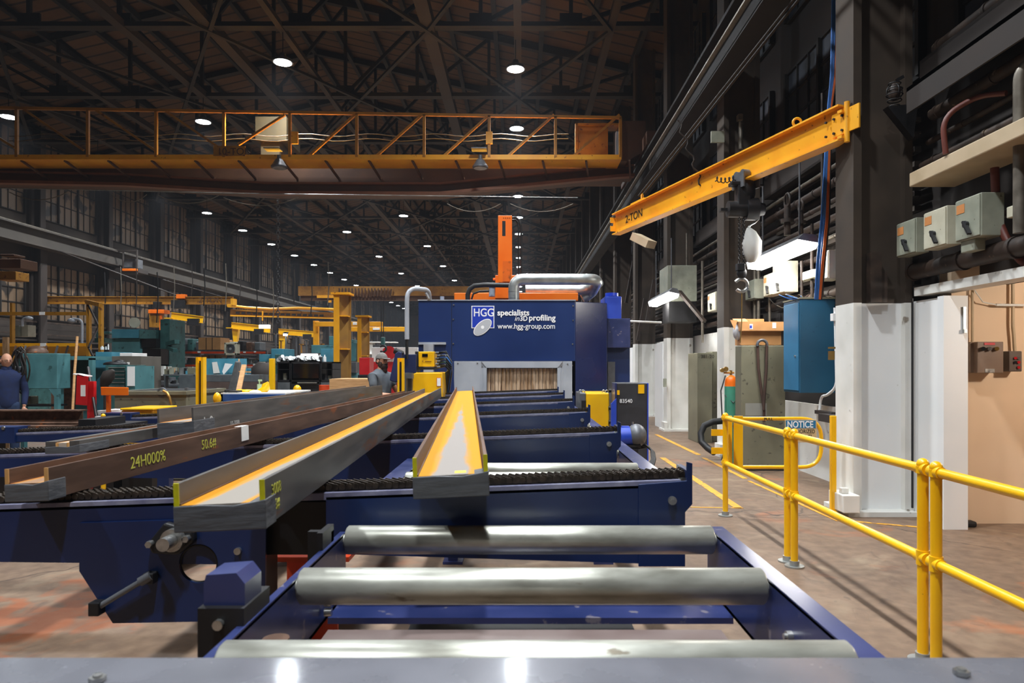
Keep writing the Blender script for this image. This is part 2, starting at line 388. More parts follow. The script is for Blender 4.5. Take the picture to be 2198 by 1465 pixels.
# warm lit side room at the right: opening in plane x = 4.24, tan wall facing the camera
stru(MB().box(4.41, 7.0, 0, 9.2, 7.2, 2.7).box(9.0, YF, 0, 9.2, 7.0, 2.7).build('wall_side_room', tan))
stru(MB().box(XR+.3, YF, 2.6, 9.2, 7.0, 2.7).build('ceiling_side_room', tan))
# columns with a white painted foot
def column(Y, first=False):
    t = bpy.data.objects.new('wall_column', None); COL.objects.link(t); t.location = (3.92, Y, 0); stru(t)
    def sect(z0, z1):
        def f(m):
            m.box(3.6, Y, z0, 3.69, Y+.42, z1).box(3.73, Y+.1, z0, 4.16, Y+.14, z1).box(4.16, Y, z0, 4.24, Y+.42, z1)
            m.box(3.69, Y+.08, z0, 3.73, Y+.30, z1)
        return f
    part('column_shaft', conc, t, sect(2.3, 11.7)); part('white_column_foot', whited, t, sect(0, 2.3))
    part('base_plate', whited, t, lambda m: m.box(3.5, Y-.1, 0, 4.3, Y+.5, .05).box(3.52, Y-.06, .05, 3.6, Y+.3, .22))
    return t
col0 = column(7.4)
ys = [12.13+BAY*k for k in range(24)]
for y in ys: dup(col0, (3.92, y, 0))
# left wall: columns, windows, runway girder
lc = bpy.data.objects.new('wall_column', None); COL.objects.link(lc); lc.location = (-20.3, 19.1, 0); stru(lc)
part('column_shaft', riv, lc, lambda m: m.box(-20.45, 18.9, 0, -20.35, 19.3, 11.6).box(-20.35, 19.07, 0, -20.05, 19.13, 11.6).box(-20.05, 18.9, 0, -19.97, 19.3, 6.6).box(-20.05, 18.95, 6.6, -20.0, 19.25, 11.6))
for k in range(1, 23): dup(lc, (-20.3, 19.1+BAY*k, 0))
winpane = mat('dirty_window_pane', '#5a4a3a', '#75614d', .5, scale=.5, spots=('#2c2520', 1.2, .55))
winpaner = mat('dim_blue_window_pane', '#2c313a', '#3e444e', .45, scale=.6, spots=('#1a1a1e', 1.4, .55))
def window(n, X, Y0, wid, z0, z1, nx, nz, pm, side):
    w = bpy.data.objects.new('window_%d' % n, None); COL.objects.link(w); w.location = (X, Y0, z0); stru(w)
    part('window_panes', pm, w, lambda m: m.box(X, Y0, z0, X+side*.03, Y0+wid, z1))
    def fr(m):
        for i in range(nx+1):
            y = Y0+wid*i/nx; t = .07 if i % 3 == 0 else .025; m.box(X, y-t/2, z0, X+side*(.1 if i % 3 == 0 else .06), y+t/2, z1)
        for i in range(nz+1):
            z = z0+(z1-z0)*i/nz; m.box(X, Y0, z-.02, X+side*.06, Y0+wid, z+.02)
    part('window_frame', darkst, w, fr)
    return w
wn = 1
wl = window(1, XL, 19.5, 4.0, 7.9, 11.2, 9, 4, winpane, 1)
wl2 = window(2, XL, 19.5, 4.0, 3.6, 6.0, 9, 4, winpane, 1)
wn = 3
for k in range(1, 22):
    for w0 in (wl, wl2):
        d = dup(w0, (XL, 19.5+BAY*k, w0.location.z)); d.name = 'window_%d' % wn; wn += 1
wr = window(wn, XR, 7.95, 4.0, 5.0, 6.7, 9, 4, winpaner, -1); wn += 1
wr2 = window(wn, XR, 7.95, 4.0, 7.6, 10.6, 9, 5, winpaner, -1); wn += 1
for k in [-1]+list(range(1, 16)):
    for w0 in (wr, wr2):
        d = dup(w0, (XR, 7.95+BAY*k, w0.location.z)); d.name = 'window_%d' % wn; wn += 1
# horizontal steel channels (girts) under the right windows, one per bay
gr = tag(MB().box(4.3, 7.85, 4.55, 4.36, 12.1, 4.9).box(4.3, 7.85, 4.86, 4.5, 12.1, 4.9).box(4.3, 7.85, 4.55, 4.5, 12.1, 4.59).build('wall_girt', riv), '', '')
for k_ in ('label', 'category'): del gr[k_]
stru(gr)
for k in [-1]+list(range(1, 14)): dup(gr, gr.location+Vector((0, BAY*k, 0)))
gl = stru(MB().box(XL, 19.3, 6.1, XL+.15, 23.4, 6.25).build('wall_girt', riv))
# crane runways
def runway(x0, x1, name):
    t = thing(name, 'long steel crane runway girder along the %s wall' % ('right' if x0 > 0 else 'left'), 'crane runway', ((x0+x1)/2, 60, 6.4))
    a, b = x0, x1
    part('girder', mat('runway_grey_brown', '#332e29', '#403a33', .7, scale=1) if x0 < 0 else darkst, t, lambda m: m.box(a, YF+.2, 6.45, b, YB-.5, 6.5).box(a, YF+.2, 7.1, b, YB-.5, 7.16).box((a+b)/2-.02, YF+.2, 6.5, (a+b)/2+.02, YB-.5, 7.1))
    part('rail', pipeg, t, lambda m: m.box((a+b)/2-.04, YF+.2, 7.16, (a+b)/2+.04, YB-.5, 7.26))
    return t
rw = runway(3.2, 3.6, 'runway_girder'); rl = runway(-20.0, -19.5, 'runway_girder')
rw['label'] = 'long steel crane runway girder carried along the right wall columns'
# conductor bars beside the right runway
for i in range(4):
    one('conductor_bar', pipeg, 'thin bright conductor bars running in parallel along the right crane runway', 'conductor bar',
        lambda m: m.box(2.9+.09*i, 4, 6.35+.12*i, 2.93+.09*i, 110, 6.38+.12*i), 'conductor bars of the right runway')
# roof trusses
tr = bpy.data.objects.new('roof_truss', None); COL.objects.link(tr); TY = 18.3; tr.location = (0, TY, 10.7); stru(tr)
def trf(m):
    zc = 10.75
    m.box(XL, TY-.14, zc-.1, XR, TY+.14, zc+.02)
    m.bar((XL, TY, roofz(XL)-.15), (XM, TY, roofz(XM)-.15), .2, .2); m.bar((XM, TY, roofz(XM)-.15), (XR, TY, roofz(XR)-.15), .2, .2)
    xs = [XM+2.42*i for i in range(-5, 6)]
    for i, x in enumerate(xs):
        m.bar((x, TY, zc), (x, TY, roofz(x)-.1), .1, .1, up=(0, 1, 0))
        m.box(x-.3, TY-.03, zc-.1, x+.3, TY+.03, zc+.3)
        if i < 10:
            x2 = xs[i+1]
            a, b = ((x, zc), (x2, roofz(x2)-.2)) if x >= XM else ((x, roofz(x)-.2), (x2, zc))
            m.bar((a[0], TY, a[1]), (b[0], TY, b[1]), .1, .08, up=(0, 1, 0))
part('truss_frame', darkst, tr, trf)
for k in [-2, -1]+list(range(1, 23)): dup(tr, (0, TY+BAY*k, 10.7))
# longitudinal members and plan bracing
lng = MB()
for x, w, d in ((-.1, .2, .16), (-2.5, .34, .3), (-6.45, .16, .14), (-8.35, .3, .2), (-10.7, .26, .2), (-14.2, .2, .2), (-16.9, .22, .2), (2.4, .2, .15)):
    lng.box(x-w/2, 8.5, 10.62, x+w/2, YB-1, 10.62+d)
stru(lng.build('ceiling_tie_beams', riv))
pb_ = MB()
xs = (2.4, -2.5, -8.35, -14.2, -19.9)
for k in range(-2, 22, 2):
    y = TY+BAY*k
    for i in range(4):
        pb_.bar((xs[i], y, 10.6), (xs[i+1], y+2*BAY, 10.6), .1, .08); pb_.bar((xs[i+1], y, 10.58), (xs[i], y+2*BAY, 10.58), .1, .08)
stru(pb_.build('ceiling_wind_bracing', darkst))
pu = MB()
for i in range(-8, 9):
    x = XM+i*1.5
    pu.box(x-.07, 8.5, roofz(x)-.3, x+.07, YB-1, roofz(x)-.08)
stru(pu.build('ceiling_purlins', darkst))

# ---------------------------------------------------------------- high bay lamps
ZL = 9.8
lp = thing('high_bay_lamp', 'round white high bay lamp shining under the dark roof trusses', 'lamp', (0, 0, ZL), 'high bay lamps under the roof')
part('lens', lampm, lp, lambda m: m.add([(0.23*math.cos(2*PI*i/16), .23*math.sin(2*PI*i/16), ZL) for i in range(16)], [tuple(range(16))[::-1]]))
al = bpy.data.lights.new('lamp_light', 'AREA'); al.shape = 'DISK'; al.size = .44; al.energy = LAMPW; al.color = (.93, .97, 1); al.spread = math.radians(125)
alo = bpy.data.objects.new('lamp_light', al); COL.objects.link(alo); alo.parent = lp; alo.location = (0, 0, -.01)
part('housing', greyc, lp, lambda m: m.cyl((0, 0, ZL+.004), (0, 0, ZL+.09), .27, .24, 20).cyl((0, 0, ZL+.09), (0, 0, ZL+.25), .12, .08, 12))
part('hanger', darkst, lp, lambda m: m.cyl((0, 0, ZL+.25), (0, 0, 10.9), .012, n=6))
pos = [(-.16, 4.7), (-.16, 9.4)]
pos += [(-.16, 14.15+BAY*k) for k in range(0, 21)]
pos += [(-16.9, 22.5+BAY*k) for k in range(0, 17)]
pos += [(-6.45, 9.0+2*BAY*k) for k in range(0, 9)]
pos += [(-10.7, 22.96+2*BAY*k) for k in range(0, 8)]
pos += [(-6.45, -.4), (-.16, 0)]
for i, (x, y) in enumerate(pos):
    o = lp if i == 0 else dup(lp, (x, y, ZL))
    if i == 0: lp.location = (x, y, ZL)

# ---------------------------------------------------------------- overhead travelling crane
CYY = 18.3
cr = thing('overhead_crane', 'orange brown overhead travelling crane spanning the whole hall with a railed walkway', 'crane', (-8.3, CYY, 6.4))
def zc(y): return H-(y-CY)*CYY/F
def xc(x): return (x-CX)*CYY/F
gp = [(-19.4, zc(372)), (xc(250), zc(386)), (xc(560), zc(405)), (xc(940), zc(406)), (xc(1330), zc(368)), (3.1, zc(366)), (3.1, zc(340)), (-19.4, zc(330))]
part('box_girder', crbr, cr, lambda m: m.prism(gp, CYY+.55, CYY+1.1))
lip = lambda m: [m.bar((a[0], CYY+.5, a[1]), (b[0], CYY+.5, b[1]), .22, .08) for a, b in zip(gp[:5], gp[1:6])] and [m.bar((a[0], CYY+.5, a[1]+.28), (b[0], CYY+.5, b[1]+.28), .12, .05) for a, b in zip(gp[:5], gp[1:6])]
part('girder_flange', mat('pinkish_brown_primer', '#6a4028', '#784b32', .6, scale=3), cr, lip)
part('rear_girder', crbr, cr, lambda m: m.box(-19.4, CYY+2.6, zc(335), 3.1, CYY+3.1, zc(312)))
yelc = mat('crane_walkway_yellow', '#9a640c', '#b47a14', .5, scale=2)
part('walkway', yelb, cr, lambda m: m.box(xc(-60), CYY-.3, zc(350), xc(1330), CYY+.5, zc(347)).box(xc(-60), CYY-.34, zc(350), xc(1330), CYY-.3, zc(340)))  # brighter yellow than the rails, standing in for lamplight along the walkway edge
for i in range(15):
    x = xc(60+i*92)
    part('walkway_bracket', crbr, cr, lambda m: m.bar((x, CYY-.25, zc(350)), (x+.15, CYY+.55, zc(372)), .05, .05))
part('top_rail', yelc, cr, lambda m: m.bar((xc(-60), CYY-.32, zc(240)), (xc(1330), CYY-.32, zc(262)), .07, .07))
for x in (55, 205, 349, 492, 631, 772, 914, 1051, 1191, 1328):
    part('rail_post', yelc, cr, lambda m: m.bar((xc(x), CYY-.32, zc(345)), (xc(x), CYY-.32, zc(242+20*x/1330)), .07, .07, up=(0, 1, 0)))
for i, x in enumerate((55, 205, 349)):
    part('diagonal_brace', yelo, cr, lambda m: m.bar((xc(x+14), CYY-.3, zc(244)), (xc(x+140), CYY-.3, zc(330)), .06, .06, up=(0, 1, 0)))
part('diagonal_brace', yelo, cr, lambda m: m.bar((xc(-80), CYY-.3, zc(244)), (xc(50), CYY-.3, zc(325)), .06, .06, up=(0, 1, 0)))
for x in (492, 640, 782, 924, 1060, 1198):
    part('diagonal_brace', yelc, cr, lambda m: m.bar((xc(x+30), CYY-.3, zc(318 if x == 492 else 343)), (xc(x+128), CYY-.3, zc(255)), .06, .06, up=(0, 1, 0)))
part('control_cabinet', yelo, cr, lambda m: m.pb(1237, 270, 1305, 333, CYY+.2, .5).pb(1235, 264, 1240, 345, CYY+.1, .1).pb(1237, 264, 1330, 268, CYY+.1, .5))
part('end_cabinet', crbr, cr, lambda m: m.prism([(xc(1330), zc(262)), (xc(1385), zc(262)), (xc(1385), zc(325)), (xc(1345), zc(348)), (xc(1330), zc(348))], CYY-.1, CYY+.9))
part('end_truck', crbr, cr, lambda m: m.box(3.2, CYY-.9, 7.27, 3.6, CYY+3.6, 7.6)); part('end_truck', crbr, cr, lambda m: m.box(-20.0, CYY-.9, 7.27, -19.5, CYY+3.6, 7.6))
for x in (627, 1045):
    part('junction_box', yelb, cr, lambda m: m.pb(x-2, 282, x+12, 308, CYY-.38, .06))
cs = part('capacity_sign', yelo, cr, lambda m: m.pb(458, 313, 526, 334, CYY-.36, .03))
text('10-TON', .26, W(466, 332, CYY-.37), FR, mat('dark_brown_lettering', '#4a2a14', '#4a2a14', .6), cs)
part('hoist_trolley', mat('dull_trolley_olive', '#33290f', '#403415', .7), cr, lambda m: m.pb(548, 250, 615, 300, CYY+1.2, 1.2).pb(560, 300, 600, 345, CYY+1.3, .8))
for dz in (290, 300):
    part('cable_festoon', pipeg, cr, lambda m: m.tube([W(x, dz+3*math.sin(x/22), CYY+.3) for x in range(20, 1240, 24)], .012, 5))
for i, x in enumerate((599, 1031)):
    fx = part('flood_lamp', greyc, cr, lambda m: m.box(xc(x)-.2, CYY-.6, zc(333), xc(x)+.2, CYY-.3, zc(331)).cyl(W(x, 333, CYY-.45), W(x, 343, CYY-.45), .05).cyl(W(x, 342, CYY-.45), W(x, 357, CYY-.45), .09, .2).cyl(W(x, 357, CYY-.45), W(x, 360, CYY-.45), .205))
    o = part('glass', galv, fx, lambda m: m.cyl(W(x, 360, CYY-.45), W(x, 361.5, CYY-.45), .17))
# load chain hanging from the crane and the tag line beneath it
one('load_chain', greyc, 'long steel load chain hanging down from the overhead crane', 'chain', lambda m: [m.torus(W(596.5, 395+i*9.5, CYY+1.4), .05, .014, 'Y' if i % 2 else 'X', 8, 5) for i in range(32)])
one('span_wire', galv, 'straight wire strung across the hall just below the overhead crane', 'wire', lambda m: m.tube([W(-10, 403, 17.6), W(520, 415, 17.6), W(1240, 424, 17.6)], .012, 5))
for a, b, yy in ((20, 145, 413), (240, 315, 418), (340, 470, 420), (480, 640, 425), (960, 1075, 438), (1095, 1230, 438)):
    one('festoon_cable', pipeg, 'thin cable sagging in a loop below the overhead crane', 'cable', lambda m: m.tube([W(a+(b-a)*i/10, yy-1+17*(1-((i-5)/5)**2), 17.7) for i in range(11)], .012, 5), 'sagging cables below the crane')

# ================================================================ ROLLER CONVEYOR AND CROSS CONVEYORS
RX0, RX1 = -.62, .68
XC = [2.6, 4.44, 6.38, 8.25, 10.1, 11.75]
rc = thing('roller_conveyor', 'long navy roller conveyor with bare steel rollers leading into the blue machine', 'conveyor', (.03, 6, 0))
def rail(m, x, s, y0, y1, w=.055):
    m.box(x, y0, .80, x+s*.012, y1, 1.02).box(x, y0, 1.012, x+s*w, y1, 1.024).box(x, y0, .80, x+s*w, y1, .812)
part('side_rail', navyr, rc, lambda m: rail(m, .69, 1, 1.0, 2.53))
part('side_rail', navyr, rc, lambda m: rail(m, -.63, -1, 1.0, 2.45, .02))
part('side_rail', navyr, rc, lambda m: rail(m, .69, 1, 3.35, 12.2, .1))
for a_, b_ in zip([3.0]+[c+.2 for c in XC[1:]], [c-.06 for c in XC[1:]]+[12.2]):
    part('side_rail', navyr, rc, lambda m: rail(m, -.63, -1, a_, b_, .1))
def is_x(Y): return any(c-.16 < Y < c+.24 for c in XC)
ry = [1.41, 1.92, 2.43] + [2.98, 3.32, 3.66, 4.0]
for c in XC[1:-1]: ry += [c+.42, c+.78, c+1.14, c+1.5]
for Y in ry:
    part('roller', roller, rc, lambda m: m.tube([(RX0+.0, Y, 1), (RX0+.006, Y, 1), (RX1-.006, Y, 1), (RX1, Y, 1)], [.044, .05, .05, .044], 40).cyl((RX0-.02, Y, 1), (RX1+.02, Y, 1), .02, n=10))
part('cross_plate', navyr, rc, lambda m: m.box(-.63, 2.22, .78, .69, 2.42, .80))
part('cross_plate', mat('brown_grey_plate', '#6a5a56', '#7a6c68', .35, scale=4), rc, lambda m: m.box(-.6, 1.98, .78, .62, 2.12, .80))
part('drip_tray', blkm, rc, lambda m: m.box(-.45, 2.15, .55, .45, 3.2, .57).box(-.45, 2.13, .55, .45, 2.15, .72))
for (x, y) in ((-.6, 1.75), (.63, 1.75), (-.6, 5.6), (.63, 5.6), (-.6, 9.4), (.63, 9.4)):
    part('leg', navyr, rc, lambda m: m.box(x, y, 0, x+.08, y+.08, .80).box(x-.04, y-.04, 0, x+.12, y+.12, .02))
for y in (1.74, 2.2, 1.3, 3.4, 4.0):
    part('bolt', bolt, rc, lambda m: m.cyl((.69, y, .93), (.675, y, .93), .014, n=12).cyl((.675, y, .93), (.668, y, .93), .008, n=8))
# left stop blocks on the conveyor
def stopb(m, x, y, z0, s=1):
    m.prism([(x, z0), (x+.075*s, z0), (x+.075*s, z0+.17), (x+.055*s, z0+.2), (x+.01, z0+.18), (x, z0+.16)], y, y+.11)
for (x, y, s) in ((-.690, 1.58, 1.),):
    st = part('stop_block', navyr, rc, lambda m: m.extr([(-.045, -.04), (.05, -.04), (.05, .115), (.03, .14), (-.04, .135), (-.045, .115)], (x, y, 1.0), (x, y+.10, 1.0)))
    part('bracket', blkm, st, lambda m: m.box(x-.05, y-.02, .82, x+.056, y+.14, 1.065).box(x-.13, y-.02, .80, x+.07, y+.1, .822))
    part('roller_pin', rust, st, lambda m: m.cyl((x+.1, y+.06, .86), (x+.1, y+.06, .95), .025, n=14).cyl((x+.1, y+.06, .95), (x+.1, y+.06, .965), .032, n=14))
    part('bolt', bolt, st, lambda m: m.cyl((x+.0, y-.02, 1.03), (x+.0, y-.032, 1.03), .012, n=10))
bk = part('end_bracket', blkm, rc, lambda m: m.box(-.72, 2.30, .86, -.64, 2.33, 1.06).box(-.66, 2.2, .86, -.64, 2.33, 1.08))
for i in range(5): part('bolt', bolt, bk, lambda m: m.cyl((-.622, 2.16+.0*i, .84+.03*i), (-.60, 2.16, .84+.03*i), .013, n=10))
# grey plate in front of everything
gp_ = thing('cross_ledge', 'glossy grey painted steel ledge running across the very front', 'steel ledge', (0, 1.1, 1.05))
part('plate', greyp, gp_, lambda m: m.add([(-2.6, .62, 1.035), (2.6, .62, 1.035), (2.6, 1.297, 1.050), (-2.6, 1.297, 1.050), (-2.6, .62, 1.0518), (2.6, .62, 1.0518), (2.6, 1.297, 1.066), (-2.6, 1.297, 1.066)], [(3, 2, 1, 0), (4, 5, 6, 7), (0, 1, 5, 4), (1, 2, 6, 5), (2, 3, 7, 6), (3, 0, 4, 7)]), bevel=.002)
for x, y in ((-.745, 1.20), (.79, 1.225)):
    part('bolt', bolt, gp_, lambda m: m.cyl((x, y, 1.066), (x, y, 1.074), .014, n=6).cyl((x, y, 1.074), (x, y, 1.078), .008, n=10))
part('leg', greyp, gp_, lambda m: m.box(-2.3, .8, 0, -2.2, .9, 1.035)); part('leg', greyp, gp_, lambda m: m.box(2.2, .8, 0, 2.3, .9, 1.035))

# cross conveyors
SL = .037
def zch(x): return 1.225-SL*(.64-x)      # top of chain
def crossconv(Y0, label):
    t = thing('chain_conveyor', label, 'chain conveyor', (0, Y0, 0), 'cross chain conveyors')
    xl = -4.85
    def plate(m, ya, yb, a=xl, b=.60, dz=0):
        m.prism([(a, .912), (b, .87), (b, zch(b)-.05+dz), (a, zch(a)-.05+dz)], ya, yb)
    if Y0 < 3:  # plate left open under the beam; the dark gap stands for its shadow
        part('side_plate', navy, t, lambda m: plate(m, Y0-.03, Y0-.02, xl, -.98))
        part('side_plate', navy, t, lambda m: plate(m, Y0-.03, Y0-.02, -.735, .60))
    else: part('side_plate', navy, t, lambda m: plate(m, Y0-.03, Y0-.02))
    part('side_plate', navy, t, lambda m: plate(m, Y0+.13, Y0+.14))
    part('chain_bed', mat('scuffed_lavender_edge', '#6a6b88', '#8f90a6', .35, scale=12), t, lambda m: m.prism([(xl, zch(xl)-.06), (.6, zch(.6)-.06), (.6, zch(.6)-.034), (xl, zch(xl)-.034)], Y0-.03, Y0+.14))
    part('end_cover', navy, t, lambda m: m.prism([(.44, .866), (.615, .866), (.615, 1.07), (.642, 1.10), (.642, zch(.64)+.028), (.620, zch(.64)+.034), (.620, zch(.6)-.036), (.44, zch(.44)-.044)], Y0-.04, Y0-.03), bevel=.002)
    part('end_stop', navy, t, lambda m: m.box(.622, Y0-.03, zch(.64)-.06, .642, Y0+.14, zch(.64)+.0))
    part('start_block', navy, t, lambda m: m.prism([(-5.05, .9), (-4.7, .9), (-4.7, zch(-4.7)+.02), (-5.05, zch(-4.7)+.02)], Y0-.05, Y0+.16))
    for bx, bz in ((.565, 1.115), (-4.8, 1.04), (-4.85, .97)):
        part('bolt', bolt, t, lambda m: m.cyl((bx, Y0-.04 if bx > 0 else Y0-.05, bz), (bx, Y0-.052 if bx > 0 else Y0-.062, bz), .016, n=14).cyl((bx, Y0-.05, bz), (bx, Y0-.06, bz), .009, n=6))
    for i in range(5):
        bx = -.5+.27*i
        part('bolt', bolt, t, lambda m: m.cyl((bx, Y0-.015, zch(bx)-.054), (bx, Y0-.015, zch(bx)-.045), .008, n=8))
    def ch(m):
        p = .0254; n = int((.6-xl)/p)
        for i in range(n):
            x = xl+.05+i*p; z = zch(x)-.018
            for k, yy in enumerate((Y0+.0, Y0+.032, Y0+.064)):
                o = .004 if (i+k) % 2 else 0
                m.prism([(x-.006, z-.013), (x+.012, z-.013), (x+p, z-.012), (x+p+.004, z+.004), (x+p-.003, z+.013), (x+.004, z+.018), (x-.006, z+.008)], yy+o, yy+o+.007)
            m.cyl((x+.004, Y0-.006, z), (x+.004, Y0+.08, z), .0125, n=8)
    part('chain', chainm, t, ch)
    for lx in ((-4.4, -2.9) if Y0 < 3 else (-4.4, -1.35)):
        part('leg', navy, t, lambda m: m.box(lx, Y0, .03, lx+.14, Y0+.11, .87).box(lx-.05, Y0-.04, .0, lx+.19, Y0+.15, .02).box(lx-.05, Y0-.04, .03, lx+.19, Y0+.15, .045))
    return t
LB = ['nearest navy chain conveyor with a holed drive plate, crossing in front of the roller bed', 'navy chain conveyor crossing the roller bed, second from the camera',
      'navy chain conveyor crossing the roller bed, third from the camera', 'navy chain conveyor crossing the roller bed, fourth from the camera',
      'navy chain conveyor, last but one before the machine opening', 'farthest navy chain conveyor right before the machine opening']
c1 = crossconv(XC[0], LB[0]); c2 = crossconv(XC[1], LB[1])
for Y, l in zip(XC[2:], LB[2:]): dup(c2, (0, Y, 0), label=l)
# drive plate of the nearest one: round hole, shaft, tensioner rod
Y0 = XC[0]
def px(x, y): p = W(x, y, Y0-.044); return (p.x, p.z)
out = [px(170, 1122), px(170, 1225), px(242, 1337), px(456, 1333), px(568, 1325), px(571, 1110)]
hc = px(426, 1209); hr = .073
def holed(m):
    n = 48; ring = [(hc[0]+hr*math.cos(2*PI*i/n), hc[1]+hr*math.sin(2*PI*i/n)) for i in range(n)]
    # radial quads between the hole and the outline sampled by ray casting
    def hit(a):
        d = (math.cos(a), math.sin(a)); best = 9
        for i in range(len(out)):
            x1, y1 = out[i]; x2, y2 = out[(i+1) % len(out)]; ex, ey = x2-x1, y2-y1
            den = d[0]*ey-d[1]*ex
            if abs(den) < 1e-9: continue
            tt = ((x1-hc[0])*ey-(y1-hc[1])*ex)/den; u = ((x1-hc[0])*d[1]-(y1-hc[1])*d[0])/den
            if tt > 0 and -1e-6 <= u <= 1+1e-6: best = min(best, tt)
        return best
    angs = sorted([2*PI*i/n for i in range(n)] + [math.atan2(y-hc[1], x-hc[0]) % (2*PI) for x, y in out])
    k = len(angs); fr = []
    for yy in (Y0-.044, Y0-.0305):
        fr += [(hc[0]+hr*math.cos(a), yy, hc[1]+hr*math.sin(a)) for a in angs] + [(hc[0]+hit(a)*math.cos(a), yy, hc[1]+hit(a)*math.sin(a)) for a in angs]
    fs = []
    for i in range(k):
        j = (i+1) % k
        fs += [(i, j, k+j, k+i), (2*k+i, 3*k+i, 3*k+j, 2*k+j), (i, 2*k+i, 2*k+j, j), (k+i, k+j, 3*k+j, 3*k+i)]
    m.add(fr, fs)
part('drive_plate', navy, c1, holed)
part('hole_collar', blkm, c1, lambda m: m.torus((hc[0]-.004, Y0-.03, hc[1]-.004), hr-.002, .006, 'Y', 40, 6))
part('inner_roller', chainm, c1, lambda m: m.cyl((hc[0]-.16, Y0+.12, hc[1]-.03), (hc[0]+.14, Y0+.12, hc[1]+.11), .055, n=16))
sc_ = px(378, 1152)
sh = part('bearing_housing', blkm, c1, lambda m: m.prism([(sc_[0]-.095, sc_[1]-.02), (sc_[0]-.075, sc_[1]-.055), (sc_[0]+.02, sc_[1]-.06), (sc_[0]+.08, sc_[1]-.01), (sc_[0]+.075, sc_[1]+.03), (sc_[0]-.03, sc_[1]+.06)], Y0-.075, Y0-.03), bevel=.008)
part('drive_shaft', bolt, sh, lambda m: m.cyl((sc_[0]+.01, Y0-.075, sc_[1]), (sc_[0]+.01, Y0-.16, sc_[1]), .024, n=24))
part('collar', bolt, sh, lambda m: m.cyl((sc_[0]+.01, Y0-.075, sc_[1]), (sc_[0]+.01, Y0-.10, sc_[1]), .042, n=24))
for dx, dz in ((-.075, -.015), (.06, .005)):
    part('bolt', bolt, sh, lambda m: m.cyl((sc_[0]+dx, Y0-.075, sc_[1]+dz), (sc_[0]+dx, Y0-.1, sc_[1]+dz), .013, n=6))
for q in ((512, 1181),):
    b_ = px(*q); part('bolt', bolt, c1, lambda m: m.cyl((b_[0], Y0-.04, b_[1]), (b_[0], Y0-.058, b_[1]), .013, n=14))
ta, tb = px(322, 1236), px(222, 1296)
tr_ = part('tension_rod', greyc, c1, lambda m: m.cyl((ta[0], Y0-.07, ta[1]), (tb[0], Y0-.07, tb[1]), .011, n=12).cyl((ta[0]+.02, Y0-.07, ta[1]+.012), (ta[0]-.02, Y0-.07, ta[1]-.012), .02, n=6).cyl((tb[0]-.03, Y0-.07, tb[1]-.018), (tb[0], Y0-.07, tb[1]), .008, n=10))
part('rod_lug', blkm, tr_, lambda m: m.box(tb[0]-.03, Y0-.09, tb[1]-.03, tb[0]+.01, Y0-.044, tb[1]+.02), bevel=.004)
part('rod_lug', blkm, tr_, lambda m: m.box(ta[0]-.01, Y0-.08, ta[1]-.02, ta[0]+.03, Y0-.04, ta[1]+.02), bevel=.004)
part('gap_shade_box', blkm, c1, lambda m: m.box(-.985, Y0+.0, .9, -.73, Y0+.12, 1.1).box(-.99, Y0-.03, .55, -.975, Y0+.13, 1.1))  # added black boxes in the plate gap, standing in for the beam's shadow
# orange support stand under the gap, floor pipes
os_ = thing('steel_support', 'orange steel I-section support standing under the chain conveyor', 'support', (-.8, 3.0, 0))
part('top_plate', redor, os_, lambda m: m.box(-1.05, 2.85, .80, -.72, 3.1, .82)); part('web', redor, os_, lambda m: m.box(-.94, 2.9, .02, -.92, 3.06, .80).box(-1.02, 2.97, .02, -.8, 2.99, .80)); part('foot_plate', redor, os_, lambda m: m.box(-1.05, 2.85, 0, -.75, 3.1, .02))

# ---------------------------------------------------------------- steel beams on the chains
def hbeam(label, near, heading, L, w, h, tf, tw, outer, pale, hot, ends=None, tapeL=.09, cat='steel beam', roll=-SL, group=None, kids=()):
    """near = world point of the bottom centre of the near end"""
    t = thing('steel_beam', label, cat, (0, 0, 0), group)
    a = w/2
    fl = []
    for s in (-1, 1):
        f = part('flange', outer, t, lambda m: m.box(s*a, 0, 0, s*(a-tf), L, h), bevel=.0015); fl.append(f)
        if ends: part('painted_end', ends, f, lambda m: m.box(s*(a+.0004), -.001, h*.42, s*(a-tf-.0004), .004, h+.0006))
    part('web', web_mat('orange_rusted_web_%d' % (int(w*1000)), a-tf, pale, hot), t, lambda m: m.box(-a+tf, .002, h*.5-tw/2, a-tf, L-.002, h*.5+tw/2))
    part('fillet', rust, t, lambda m: m.box(-a+tf, .003, h*.5-tw/2-.004, -a+tf+.004, L, h*.5+tw/2+.004).box(a-tf-.004, .003, h*.5-tw/2-.004, a-tf, L, h*.5+tw/2+.004))
    part('tape_wrap', tape, t, lambda m: m.prism([(-a-.002, -.003), (a+.003, -.004), (a+.003, h*.5+.012), (a*.3, h*.5-.001), (-a*.4, h*.5+.004), (-a-.002, h*.5+.003)], -.004, tapeL), bevel=.003)
    for fn in kids: fn(t, a, h)
    t.location = near; t.rotation_euler = (0, roll, heading)
    return t
def nearpt(xl_, yl, xr, yr, drop=None):
    """bottom corners of the near end in the photo; depth follows from the chain height under it"""
    x = (xl_+xr)/2; y = (yl+yr)/2; Y = 3.
    for _ in range(20):
        X = (x-CX)*Y/F; Y = (H-zch(X))*F/(y-CY)
    return Vector((X, Y, zch(X)))
def head(near, farx, fary, h, side, w):
    """heading so that the far top edge of one flange lands on the given pixel; returns heading, length"""
    Y = 9.
    for _ in range(20):
        X = (farx-CX)*Y/F; z = zch(X)+h; Y = max(5., min(12.0, (H-z)*F/(fary-CY)))
    v = Vector((X-side*w/2, Y))-Vector((near.x, near.y)); return math.atan2(-v.x, v.y), v.length
nB = nearpt(887, 1068, 1051, 1062); nA = nearpt(371, 1140, 576, 1132); nC = nearpt(12, 1076, 105, 1072); nD = nearpt(336, 940, 420, 937)
